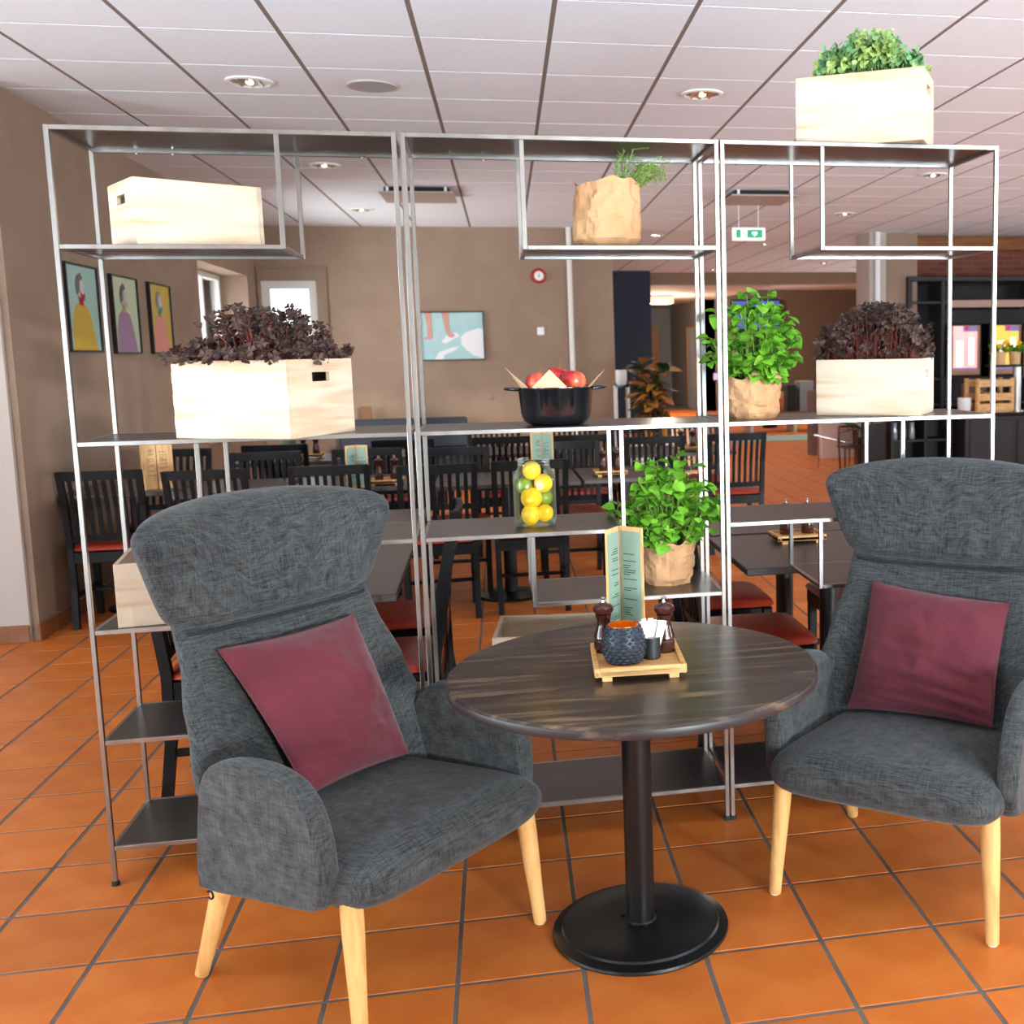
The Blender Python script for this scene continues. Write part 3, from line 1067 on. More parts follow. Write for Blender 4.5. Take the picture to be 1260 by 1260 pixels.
def paper_wrap(t, r0, r1, h, seed, rimz=0.02, sx=1.0, sy=1.0, tuck=0.35):
    """crumpled paper around a pot: wide folds, sharp creases, uneven rim"""
    rnd = random.Random(seed)
    n, k = 64, 26
    mb = MB()
    off = Vector((rnd.uniform(0, 50), rnd.uniform(0, 50), rnd.uniform(0, 50)))
    rows = []
    rid = lambda q: 1 - abs(noise.noise(q)) * 2.2
    for j in range(k + 1):
        s = j / k
        row = []
        for i in range(n):
            a = 2 * math.pi * i / n
            base = r0 + (r1 - r0) * s
            base *= 1.0 - tuck * max(0.0, 0.16 - s) / 0.16 * 0.35
            p = Vector((math.cos(a) * 1.5, math.sin(a) * 1.5, s * 2.4)) + off
            w = Vector((noise.noise(p * 0.8 + Vector((9, 0, 0))), noise.noise(p * 0.8 + Vector((0, 9, 0))), 0)) * 0.6
            cr = 0.085 * rid(p * 0.9 + w) + 0.055 * rid(p * 1.9 + w) + 0.030 * rid(p * 3.7)
            rr = base * (0.92 + cr)
            z = h * s + (noise.noise(p * 1.3) * rimz * 1.8 * max(0.0, (s - 0.75) / 0.25) + noise.noise(p * 2) * 0.004 * (0 < j))
            row.append(len(mb.v))
            mb.v.append((sx * rr * math.cos(a), sy * rr * math.sin(a), max(0.0, z)))
        rows.append(row)
    # turned-in rim
    row = []
    for i in range(n):
        x, y, z = mb.v[rows[-1][i]]
        row.append(len(mb.v))
        mb.v.append((x * 0.86, y * 0.86, z - 0.035))
    rows.append(row)
    for j in range(len(rows) - 1):
        for i in range(n):
            mb.f.append((rows[j][i], rows[j][(i + 1) % n], rows[j + 1][(i + 1) % n], rows[j + 1][i]))
            mb.mi.append(0)
    mb.f.append(tuple(rows[0])[::-1])
    mb.mi.append(0)
    o = mb.build('paper_wrap', KRAFT, t, smooth=16)
    return o


def herb_pot(name, label, x, y, z, r, hp, hfol, rfol, nleaf, seed, lw=0.05):
    rnd = random.Random(seed)
    t = thing(name, label, 'plant', (x, y, z), group='leafy herbs in kraft paper')
    paper_wrap(t, r * 0.92, r * 1.04, hp, seed)
    MB().lathe([(r * 0.80, hp * 0.70), (r * 0.80, hp * 0.80)], 20).build('soil', SOIL, t)
    metas = []
    for q in range(4):
        mb = MB()
        vs, fs = leaf_geo(1.0, 0.95 + 0.08 * q, 0.22 + 0.08 * q, 0.16 + 0.10 * q, 0.06)
        mb.add(vs, fs)
        metas.append(mb.mesh('leaf', LEAFG, 60))
    stems, inner = MB(), MB()
    inner_leaf = leaf_geo(1.0, 1.0, 0.28, 0.25, 0.06)
    k = 0
    while k < nleaf:
        a = rnd.uniform(0, 2 * math.pi)
        rr = rfol * math.sqrt(rnd.random())
        dome = math.sqrt(max(0.0, 1 - (rr / rfol) ** 2 * 0.80))
        top = hp * 0.90 + hfol * dome * rnd.uniform(0.30, 1.0)
        b0 = Vector((rr * 0.40 * math.cos(a), rr * 0.40 * math.sin(a), hp * 0.75))
        b1 = Vector((rr * math.cos(a), rr * math.sin(a), top))
        mid = (b0 + b1) / 2 + Vector((rnd.uniform(-.015, .015), rnd.uniform(-.015, .015), 0.015))
        stems.tube([b0, mid, b1], [0.0016, 0.0013, 0.0009], 4)
        m = rnd.choice((4, 5, 6))
        a0 = rnd.uniform(0, 6.28)
        for q in range(m):
            s = rnd.uniform(0.50, 0.95) if q > 2 else 1.0
            p = b0.lerp(mid, s * 2) if s < 0.5 else mid.lerp(b1, s * 2 - 1)
            if p.z < hp * 0.92:
                p.z = hp * rnd.uniform(0.92, 1.1)
            an = a0 + q * 2 * math.pi / m + rnd.uniform(-0.5, 0.5)
            if q == m - 1:
                p = Vector((r * 0.82 * math.cos(an), r * 0.82 * math.sin(an), hp * rnd.uniform(0.97, 1.30)))
            d = Vector((math.cos(an), math.sin(an), rnd.uniform(-0.55, 0.40)))
            L = lw * rnd.uniform(0.55, 1.15)
            M = frame_at(p + d * 0.008, d, rnd.uniform(-0.6, 0.6)) @ Matrix.Diagonal((L, L, L, 1))
            if k % 2:
                inner.add([M @ Vector(v) for v in inner_leaf[0]], inner_leaf[1])
            else:
                o = put('leaf', rnd.choice(metas), t)
                o.matrix_local = M
            k += 1
    stems.build('stems', STEMG, t)
    tag(inner.build('more_leaves', LEAFG, t), kind='stuff')
    return t


herb_pot('potted_herb', 'bushy green herb in kraft paper on the right unit beside the pine crate', 1.932, 0.175, zt, 0.088, 0.135, 0.300, 0.138, 580, 11, 0.039)
herb_pot('potted_herb', 'bushy green herb in kraft paper low behind the menu stand', 1.645, 0.190, ZL + BT, 0.086, 0.145, 0.280, 0.165, 580, 23, 0.041)

# rosemary standing crooked in a paper bag
t = thing('potted_rosemary', 'thin-leaved rosemary in a crumpled kraft paper bag on the upper middle shelf', 'plant', (1.482, 0.180, Z2 + BT))
paper_wrap(t, 0.104, 0.096, 0.205, 5, rimz=0.014, tuck=0.8)
MB().lathe([(0.072, 0.15), (0.072, 0.165)], 20).build('soil', SOIL, t)
rnd = random.Random(3)
stems, need = MB(), MB()
for k in range(26):
    a = rnd.uniform(-0.35, 1.5)
    L = rnd.uniform(0.09, 0.16)
    p0 = Vector((rnd.uniform(0.0, 0.06), rnd.uniform(-0.03, 0.05), 0.16))
    d = Vector((math.sin(a) * 0.9 + 0.25, rnd.uniform(-0.5, 0.4), 0.75)).normalized()
    p1 = p0 + d * L
    p2 = p1 + Vector((d.x, d.y, d.z - 0.9)).normalized() * L * 0.35
    stems.tube([p0, p1, p2], [0.002, 0.0014, 0.001], 4)
    for q in range(34):
        s = q / 34
        p = p0.lerp(p1, s / 0.75) if s < 0.75 else p1.lerp(p2, (s - 0.75) / 0.25)
        an = q * 2.4
        dd = (Vector((math.cos(an), math.sin(an), 0.4)) + d * 0.5).normalized()
        M = frame_at(p, dd, rnd.uniform(-1, 1))
        need.add([M @ Vector(v) for v in ((-0.0012, 0, 0), (0.0012, 0, 0), (0.0009, 0.020, 0.002), (-0.0009, 0.020, 0.002))], [(0, 1, 2, 3)])
stems.build('stems', STEMG, t)
tag(need.build('needles', mat('rosemary_leaf', c8(92, 128, 58), 0.55, col2=c8(128, 160, 84), scale=30), t), kind='stuff')


def clover(label, x, y, z, rz, L, W, hmax, n, seed, hang=True, lump=0.25):
    """mass of dark three-lobed leaves over a crate, stems below"""
    rnd = random.Random(seed)
    t = thing('purple_clover', label, 'plant', (x, y, z), rz, group='dark purple clover plants')
    MB().box(0.014, L - 0.014, 0.014, W - 0.014, 0.0, 0.012).build('soil', SOIL, t)
    leaves, stems = MB(), MB()
    for k in range(n):
        px, py = rnd.uniform(0.01, L - 0.01), rnd.uniform(0.0, W)
        ex = (px / L - 0.5) * 2
        dome = max(0.15, 1 - 0.75 * ex * ex) * (1 - lump + lump * math.sin(px * 19 + seed))
        top = Vector((px + rnd.uniform(-0.035, 0.035), py + rnd.uniform(-0.05, 0.03), 0.01 + hmax * dome * (rnd.uniform(0.55, 1.08) if k % 3 else rnd.uniform(0.05, 0.6))))
        if hang and py < 0.03 and rnd.random() < 0.4:
            top = Vector((px, -rnd.uniform(0.015, 0.035), rnd.uniform(0.015, 0.045)))
        b = Vector((min(max(px, 0.03), L - 0.03), min(max(py, 0.03), W - 0.03), 0.0))
        if k % 2:
            stems.tube([b, (b + top) / 2 + Vector((0, 0, 0.015)), top], 0.0009, 3)
        up = Vector((rnd.uniform(-1.0, 1.0), rnd.uniform(-1.5, 0.3), 0.75)).normalized()
        M = frame_at(top, up.orthogonal(), 0)
        M = Matrix.Translation(top) @ up.to_track_quat('Z', 'Y').to_matrix().to_4x4() @ Matrix.Rotation(rnd.uniform(0, 2), 4, 'Z')
        s = rnd.uniform(0.012, 0.019)
        for q in range(3):
            a = q * 2.0944
            Q = M @ Matrix.Rotation(a, 4, 'Z')
            pts = [(0, 0.001, 0), (-0.62, 0.55, 0.16), (-0.60, 1.0, 0.10), (0, 0.90, -0.06), (0.60, 1.0, 0.10), (0.62, 0.55, 0.16)]
            leaves.add([Q @ (Vector(v) * s) for v in pts], [(0, 3, 2, 1), (0, 5, 4, 3)])
    tag(leaves.build('foliage', LEAFD, t), kind='stuff')
    tag(stems.build('stems', STEMR, t), kind='stuff')
    return t


def on_crate(x, y, rz, dx, dy):
    return x + math.cos(rz) * dx - math.sin(rz) * dy, y + math.sin(rz) * dx + math.cos(rz) * dy


clover('mass of dark purple clover spilling over the crate on the left unit', 0.246, 0.037, zt + 0.194, R(-27), 0.367, 0.305, 0.150, 720, 4)
clover('mound of dark purple clover in the crate on the right unit', 2.145, 0.178, zt + 0.165, R(-31), 0.338, 0.290, 0.185, 760, 9, hang=False, lump=0.08)

# round-leaved green plant in the crate on top
rnd = random.Random(8)
t = thing('round_leaf_plant', 'dense green plant with small round leaves in the topmost crate', 'plant', (2.069, 0.129, TOP + 0.196), R(-31))
MB().box(0.014, 0.380, 0.014, 0.191, -0.012, 0.0).build('soil', SOIL, t)
lv, stm = MB(), MB()
for k in range(150):
    px, py = rnd.uniform(0.05, 0.37), rnd.uniform(0.01, 0.19)
    ex = (px - 0.205) / 0.17
    hgt = 0.03 + 0.125 * max(0.1, 1 - ex * ex) * rnd.uniform(0.7, 1.0)
    top = Vector((px + rnd.uniform(-.03, .03), py + rnd.uniform(-.04, .02), hgt))
    stm.tube([(px, max(0.03, py), 0), top], 0.0012, 3)
    for q in range(9):
        p = Vector((px, max(0.02, py), 0)).lerp(top, 0.35 + 0.65 * q / 8) + Vector((rnd.uniform(-.012, .012), rnd.uniform(-.012, .012), 0))
        up = Vector((rnd.uniform(-1, 1), rnd.uniform(-1.4, 0.4), rnd.uniform(0.1, 1))).normalized()
        M = Matrix.Translation(p) @ up.to_track_quat('Z', 'Y').to_matrix().to_4x4()
        s = rnd.uniform(0.007, 0.0125)
        pts = [(math.cos(i * 0.8976) * s, math.sin(i * 0.8976) * s, 0.15 * s * math.cos(2 * i)) for i in range(7)]
        lv.add([M @ Vector(v) for v in pts], [tuple(range(7))])
tag(lv.build('foliage', LEAFS, t), kind='stuff')
tag(stm.build('stems', STEMG, t), kind='stuff')

# ------------------------------------------------------------------ black pot with apples
t = thing('enamel_pot', 'black enamel casserole with two loop handles on the middle unit', 'pot', (1.303, 0.150, zt))
MB().lathe([(0.072, 0.0), (0.088, 0.004), (0.100, 0.016), (0.106, 0.035), (0.1125, 0.105), (0.1165, 0.110), (0.1165, 0.116), (0.109, 0.117), (0.103, 0.040), (0.092, 0.016), (0.02, 0.010)], 40).build('body', ENAMEL, t, 50)
for s in (-1, 1):
    pts = [(s * (0.112 + 0.040 * math.sin(a)), 0.036 * math.cos(a), 0.110 + 0.003 * math.sin(a)) for a in [math.pi * k / 10 for k in range(11)]]
    MB().tube(pts, 0.0052, 8).build('handle', ENAMEL, t, 60)
APX = [(-0.052, -0.045, 0.128, 'red apple at the left rim of the black pot'), (0.052, -0.035, 0.132, 'large red apple at the right front of the black pot'),
       (0.008, 0.010, 0.142, 'orange-red apple on top in the middle of the pot'), (-0.045, 0.050, 0.118, 'red apple at the back left inside the pot'),
       (0.048, 0.052, 0.122, 'dark red apple at the back right inside the pot')]
for k, (ax, ay, az, lb) in enumerate(APX):
    a = thing('apple', lb, 'apple', (1.303 + ax, 0.150 + ay, zt + az), 0.7 * k, group='apples in the black pot')
    a.rotation_euler = (0.25 * (k % 3 - 1), 0.2 * (k % 2), 0.7 * k)
    MB().sph((0, 0, 0), 0.040, 0.040, 0.037, 22, 14, lambda d: 1 - 0.22 * max(0, d.z) ** 6 - 0.16 * max(0, -d.z) ** 8 + 0.02 * d.z).build('fruit', APPLE, a, 80)
    MB().tube([(0, 0, 0.022), (0.002, 0.001, 0.034), (0.006, 0.002, 0.046)], [0.0012, 0.001, 0.0014], 5).build('stem', mat('apple_stem', c8(150, 110, 60), 0.8), a)
t = thing('parchment_sheet', 'pale parchment corners sticking up around the apples in the pot', 'paper', (1.303, 0.150, zt + 0.117))
for (pts) in ([(-0.098, -0.045, -0.012), (-0.128, -0.03, 0.030), (-0.150, -0.02, 0.060), (-0.075, -0.085, -0.010)],
              [(-0.080, -0.080, -0.006), (-0.022, -0.100, 0.052), (0.034, -0.102, -0.006), (-0.015, -0.106, -0.012)],
              [(0.088, -0.055, -0.010), (0.128, -0.040, 0.030), (0.150, -0.030, 0.048), (0.100, -0.015, -0.012)],
              [(-0.02, 0.096, -0.012), (0.02, 0.100, 0.020), (0.055, 0.090, -0.012), (0.02, 0.085, -0.014)]):
    mb = MB()
    q = [Vector(p) for p in pts]
    c = sum(q, Vector()) / 4 + Vector((0, -0.004, 0))
    off = Vector((0.0, 0.0008, 0.0008))
    n = 4
    vs = q + [c] + [p + off for p in q] + [c + off]
    fs = [(i, (i + 1) % 4, 4) for i in range(4)] + [(5 + (i + 1) % 4, 5 + i, 9) for i in range(4)] + [(i, 5 + i, 5 + (i + 1) % 4, (i + 1) % 4) for i in range(4)]
    mb.add(vs, fs)
    mb.build('corner', PARCH, t)

# ------------------------------------------------------------------ glass jar with citrus
JX, JY, JZ, JS = 1.228, 0.150, Z4 + BT, 1.13
t = thing('glass_jar', 'clear glass jar full of lemons and limes on the middle unit', 'jar', (JX, JY, JZ))
t.scale = (JS, JS, 1.03)
MB().lathe([(0.0, 0.006), (0.030, 0.004), (0.045, 0.001), (0.052, 0.005), (0.057, 0.020), (0.057, 0.140), (0.054, 0.158), (0.044, 0.174), (0.042, 0.182), (0.042, 0.196), (0.0435, 0.199), (0.042, 0.202), (0.0405, 0.199)], 40, cap0=False, cap1=False).build('glass_body', JARGL, t, 40)
for zz in (0.184, 0.192):
    pts = [(0.043 * math.cos(a), 0.043 * math.sin(a), zz + 0.002 * math.sin(a * 0.5)) for a in [k * math.pi / 14 for k in range(29)]]
    MB().tube(pts, 0.0014, 6).build('screw_thread', JARGL, t, 60)
CIT = [(-0.014, -0.024, 0.036, 0.026, 0, 'pale lemon at the bottom left of the glass jar'), (0.024, -0.018, 0.038, 0.025, 0, 'small lemon at the bottom right of the glass jar'),
       (-0.010, -0.020, 0.086, 0.030, 0, 'large lemon in the middle of the glass jar'), (0.026, 0.005, 0.082, 0.024, 1, 'lime squeezed in at the right of the glass jar'),
       (-0.026, 0.016, 0.118, 0.024, 1, 'lime at the left behind the large lemon in the jar'), (0.024, -0.012, 0.128, 0.026, 0, 'lemon standing upright at the right of the jar'),
       (-0.006, -0.002, 0.166, 0.026, 0, 'topmost lemon in the neck of the glass jar'), (0.006, 0.026, 0.052, 0.025, 1, 'lime at the bottom behind the lemons in the jar')]
for k, (x, y, z, r, lime, lb) in enumerate(CIT):
    r = r * 1.10
    o = MB().sph((0, 0, 0), r, r, r * (1.12 if not lime else 1.05), 18, 12, lambda d: 1 + 0.16 * abs(d.z) ** 14).build('lime' if lime else 'lemon', LIME if lime else LEMON, smooth=80, loc=(JX + x * 1.12, JY + y * 1.12, JZ + z * 1.03), rot=(0.9 * k, 0.5 * k, 0))
    tag(o, lb, 'lime' if lime else 'lemon', 'citrus fruit in the jar')


# ------------------------------------------------------------------ armchairs
def lerp_tab(tab, s):
    for (a, va), (b, vb) in zip(tab, tab[1:]):
        if s <= b:
            k = (s - a) / (b - a) if b > a else 0
            k = k * k * (3 - 2 * k)
            return tuple(x + (y - x) * k for x, y in zip(va, vb)) if isinstance(va, tuple) else va + (vb - va) * k
    return tab[-1][1]


def spow(v, e):
    return math.copysign(abs(v) ** e, v)


def armchair(label, x, y, rz, seed):
    t = thing('armchair', label, 'armchair', (x, y, 0), rz, group='two grey high-back armchairs')
    off = Vector((seed * 7.3, seed * 3.1, 0))

    # seat: soft rounded block
    mb = MB()

    def seat(u, v, s):
        # u across, v front(-1) .. back(+1)
        hw = 0.326 - 0.050 * (v + 1) / 2
        k = (abs(u) ** 7 + abs(v) ** 7) ** (1 / 7.0) if (u or v) else 0
        m_ = max(abs(u), abs(v))
        sc = (m_ / k) if k > 1e-6 else 1
        px = u * hw * sc
        py = -0.070 + v * 0.305 * sc
        d = min(1.0, m_)
        e = (1 - d ** 9) ** 0.5 if d < 1 else 0
        zt = 0.412 + 0.018 * (1 - u * u) - 0.008 * v
        zb = 0.292 - 0.036 * (v + 1) / 2
        zm = 0.355 - 0.02 * (v + 1) / 2
        if s == 0:
            return (px, py, zm + (zt - zm) * e)
        return (px, py, zm + (zb - zm) * e)
    mb.pillow(lambda u, v, s: seat(u, v, s), 30, 30)
    mb.build('seat', FABRIC, t, 60)

    # backrest: tapers to the shoulders, wraps forward at the sides
    hwt = [(0.0, 0.300), (0.22, 0.335), (0.40, 0.352), (0.62, 0.325), (0.85, 0.293), (1.0, 0.286)]

    def back(u, v, s):
        k = (v + 1) / 2
        hw = lerp_tab(hwt, k)
        z = 0.275 + k * 0.605
        cy = 0.150 + 0.150 * k ** 1.15
        wrap = (0.10 * (1 - k) + 0.035) * abs(u) ** 2.6
        th = 0.062 * (1 - abs(u) ** 5) ** 0.5 * (1 - abs(v) ** (5 if v > 0 else 8)) ** 0.5
        wr = 0.004 * noise.noise(Vector((u * 2.2, v * 2.6, 0)) + off)
        yy = cy - wrap + (-th + wr if s == 0 else th * 0.8)
        return (u * hw, yy, z)
    MB().pillow(back, 28, 28).build('backrest', FABRIC, t, 60)

    # headrest: winged roll that flares towards the top
    def head(u0, v0, s):
        kk = (abs(u0) ** 9 + abs(v0) ** 9) ** (1 / 9.0) if (u0 or v0) else 0
        m_ = max(abs(u0), abs(v0))
        sc = (m_ / kk) if kk > 1e-6 else 1
        u, v = u0 * sc, v0 * sc
        k = (v + 1) / 2
        hw = 0.288 + 0.098 * k ** 0.85
        arch = 0.302 - 0.048 * abs(u) ** 2.2
        z = 0.850 + arch * k - 0.010 * (1 - k) * (1 - u * u)
        cy = 0.278 + 0.062 * k - (0.018 + 0.085 * k) * abs(u) ** 2.4
        th = 0.070 * (1 - abs(u0) ** 5) ** 0.5 * (1 - abs(v0) ** 6) ** 0.5
        wr = 0.0085 * noise.noise(Vector((u * 7.0, v * 0.9, 3)) + off) + 0.005 * noise.noise(Vector((u * 2.5, v * 2.0, 9)) + off)
        yy = cy + (-th + wr * (1 - v0 ** 4) if s == 0 else th * 0.8)
        return (u * hw, yy, z)
    MB().pillow(head, 40, 24).build('headrest', FABRIC, t, 60)
    # piped seam below the headrest
    pts = [(u * 0.284, 0.286 - 0.03 * abs(u) ** 2.4 - 0.049 * (1 - abs(u) ** 6) ** 0.5, 0.846 - 0.010 * (1 - u * u)) for u in [-1 + 2 * i / 24 for i in range(25)]]
    MB().tube(pts, 0.0045, 6).build('seam', mat('dark_seam', c8(34, 36, 40), 0.95), t, 60)

    # arms: rounded side panels
    out = [(0.165, 0.262), (0.150, 0.36), (0.125, 0.47), (0.105, 0.545), (0.070, 0.585), (0.010, 0.606), (-0.065, 0.615), (-0.135, 0.614), (-0.195, 0.602), (-0.240, 0.574), (-0.268, 0.530), (-0.282, 0.470), (-0.286, 0.405), (-0.284, 0.345), (-0.270, 0.312), (-0.200, 0.300), (-0.05, 0.288), (0.10, 0.268)]
    cyx, czx = -0.08, 0.44
    for sgn in (-1, 1):
        prof = [(0.286, 0.93), (0.287, 0.965), (0.294, 0.99), (0.314, 1.006), (0.334, 0.995), (0.341, 0.970), (0.342, 0.93)]
        vs, fs = [], []
        n = len(out)
        for (px, sc) in prof:
            for (oy, oz) in out:
                flare = 0.014 * (oz - 0.3) / 0.3
                vs.append((sgn * (px + flare), cyx + (oy - cyx) * sc, czx + (oz - czx) * sc))
        for a in range(len(prof) - 1):
            for b in range(n):
                fs.append((a * n + b, a * n + (b + 1) % n, (a + 1) * n + (b + 1) % n, (a + 1) * n + b))
        fs += [tuple(range(n)), tuple(range((len(prof) - 1) * n, len(prof) * n))[::-1]]
        mb = MB().add(vs, fs)
        ob = mb.build('arm', FABRIC, t, 50)
        sub = ob.modifiers.new('round', 'SUBSURF')
        sub.levels = sub.render_levels = 1
    # legs
    for sgn in (-1, 1):
        for (x0, y0, z0, x1, y1) in ((0.281, -0.296, 0.33, 0.299, -0.322), (0.262, 0.150, 0.30, 0.289, 0.246)):
            mb = MB()
            p0, p1 = Vector((sgn * x0, y0, z0)), Vector((sgn * x1, y1, 0.004))
            rs = [0.0255, 0.0245, 0.0215, 0.0185, 0.0165]
            mb.tube([p0.lerp(p1, k / 4) for k in range(5)], rs, 16)
            lg = mb.build('leg', OAK, t, 50)
            MB().cyl(p1 - Vector((0, 0, 0.004)), p1 + Vector((0, 0, 0.0005)), 0.012, n=12).build('glide', WHITE, lg)
    return t


lc = armchair('grey high-back armchair on the left with its outer arm facing the camera', 0.734, -0.502, R(47.5), 1)
MB().tube([(-0.293, 0.180 + 0.010 * math.cos(a), 0.225 + 0.010 * math.sin(a)) for a in [0.5 + k * 0.33 for k in range(16)]], 0.003, 6).build('leg_ring', RUBBER, lc, 60)
armchair('grey high-back armchair on the right, cut by the edge of the picture', 2.248, -0.440, R(-39.85), 2)


def cushion(label, pose, corners, th, seed):
    x, y, rz = pose
    t = thing('cushion', label, 'cushion', (x, y, 0), rz, group='burgundy cushions on the armchairs')
    A, B, C_, D = [Vector(c) for c in corners]     # top left, top right, bottom right, bottom left
    nrm = (B - A).cross(D - A).normalized()
    if nrm.y > 0:
        nrm = -nrm
    off = Vector((seed * 5.1, 0, seed))

    def f(u, v, s):
        a, b = (u + 1) / 2, (v + 1) / 2
        p = (D.lerp(C_, a)).lerp(A.lerp(B, a), b)
        # sides curve in between the corners
        pinch = 0.045
        cx = -pinch * (1 - v * v) * u * abs(u) * 0.5
        cz = -pinch * (1 - u * u) * v * abs(v) * 0.5
        p = p + (B - A) * cx + (A - D) * cz
        h = th * ((1 - u * u) ** 0.55) * ((1 - v * v) ** 0.55)
        wr = 0.0
        if s == 0:
            g = (1 - u * u) ** 0.5 * (1 - v * v) ** 0.5
            lo = max(0.0, 0.35 - v) / 1.35
            wr = (0.030 * lo * noise.noise(Vector((u * 1.3 + v * 0.9, v * 9.0 + u * 1.5, 0)) + off) + 0.011 * noise.noise(Vector((u * 2.2, v * 2.2, 4)) + off) + 0.006 * noise.noise(Vector((u * 5 + v * 3, v * 5 - u * 3, 8)) + off)) * g
        return p + nrm * (h + wr if s == 0 else -h * 0.55)
    MB().pillow(f, 60, 60).build('cover', BURG, t, 75)
    rim = []
    for k in range(40):
        s = k / 10.0
        e, q = int(s), s - int(s)
        P4 = [(-1, -1), (1, -1), (1, 1), (-1, 1)]
        (u0, v0), (u1, v1) = P4[e], P4[(e + 1) % 4]
        rim.append(f(u0 + (u1 - u0) * q, v0 + (v1 - v0) * q, 1))
    rim.append(rim[0])
    MB().tube(rim, 0.0022, 5).build('edge_seam', BURG, t, 60)
    return t


cushion('burgundy cushion leaning askew on the left armchair', (0.734, -0.502, R(47.5)),
        [(-0.225, 0.178, 0.805), (0.174, 0.173, 0.802), (0.205, 0.028, 0.434), (-0.138, 0.003, 0.450)], 0.085, 1)
cushion('burgundy cushion upright on the right armchair', (2.248, -0.440, R(-39.85)),
        [(-0.197, 0.180, 0.785), (0.212, 0.175, 0.756), (0.203, 0.035, 0.436), (-0.222, 0.035, 0.432)], 0.072, 2)

# ------------------------------------------------------------------ round pedestal table
TXc, TYc, TZ = 1.428, -0.585, 0.700
t = thing('round_table', 'round dark wood table on a black pedestal between the armchairs', 'table', (TXc, TYc, 0))
MB().lathe([(0.455, TZ - 0.030), (0.461, TZ - 0.026), (0.461, TZ - 0.005), (0.456, TZ)], 96).build('table_top', DARKTOP, t, 35)
MB().lathe([(0.4612, TZ - 0.027), (0.4620, TZ - 0.025), (0.4620, TZ - 0.008), (0.4612, TZ - 0.006)], 96, cap0=False, cap1=False).build('edge_band', TOPEDGE, t, 35)
MB().lathe([(0.16, TZ - 0.042), (0.16, TZ - 0.030)], 32).build('mounting_plate', BLACKMET, t)
MB().lathe([(0.0405, 0.022), (0.0405, 0.028), (0.037, 0.032), (0.037, TZ - 0.04)], 32).build('column', BLACKMET, t, 40)
MB().lathe([(0.226, 0.0), (0.228, 0.004), (0.226, 0.010), (0.204, 0.017), (0.200, 0.022), (0.196, 0.0235), (0.12, 0.025), (0.05, 0.027)], 72).build('base', BLACKMET, t, 28)
for a in (0.6, 2.7, 4.8):
    MB().cyl((0.05 * math.cos(a), 0.05 * math.sin(a), 0.026), (0.05 * math.cos(a), 0.05 * math.sin(a), 0.031), 0.006, n=6).build('bolt', BLACKMET, t)


# ------------------------------------------------------------------ table-top sets
def tray(x, y, z, rz, label, group=None, L=0.222, W=0.262):
    t = thing('serving_tray', label, 'tray', (x, y, z), rz, group)
    MB().box(-L / 2, L / 2, -W / 2, W / 2, 0.014, 0.026, 0.001).build('board', BAMBOO, t)
    for b in ((-L / 2, -L / 2 + 0.012, -W / 2, W / 2), (L / 2 - 0.012, L / 2, -W / 2, W / 2), (-L / 2 + 0.012, L / 2 - 0.012, -W / 2, -W / 2 + 0.012), (-L / 2 + 0.012, L / 2 - 0.012, W / 2 - 0.012, W / 2)):
        MB().box(b[0], b[1], b[2], b[3], 0.012, 0.034, 0.0015).build('rim', BAMBOO, t)
    for sx in (-1, 1):
        for sy in (-1, 1):
            MB().box(sx * (L / 2 - 0.03) - 0.012, sx * (L / 2 - 0.03) + 0.012, sy * (W / 2 - 0.02) - 0.016, sy * (W / 2 - 0.02) + 0.016, 0, 0.0125, 0.001).build('foot', BAMBOO, t)
    return t


MILLP = [(0.024, 0.0), (0.026, 0.004), (0.026, 0.028), (0.0235, 0.031), (0.0235, 0.034), (0.026, 0.037), (0.025, 0.044), (0.0185, 0.066), (0.017, 0.080), (0.020, 0.092), (0.0215, 0.096), (0.0185, 0.098)]
MILLC = [(0.0170, 0.0985), (0.0225, 0.101), (0.0265, 0.108), (0.026, 0.116), (0.020, 0.122), (0.010, 0.125), (0.008, 0.128)]
mill_body = MB().lathe(MILLP, 24).mesh('body', MILL, 35)
mill_cap = MB().lathe(MILLC, 24).mesh('cap', MILL, 35)
mill_knob = MB().lathe([(0.004, 0.127), (0.003, 0.134), (0.006, 0.136), (0.007, 0.139), (0.004, 0.142)], 14).mesh('knob', CHROME, 50)


def pepper_mill(x, y, z, label, group='pepper and salt mills', s=1.0):
    t = thing('pepper_mill', label, 'pepper mill', (x, y, z), 0, group)
    t.scale = (s, s, s)
    put('body', mill_body, t)
    put('cap', mill_cap, t)
    put('knob', mill_knob, t)
    return t


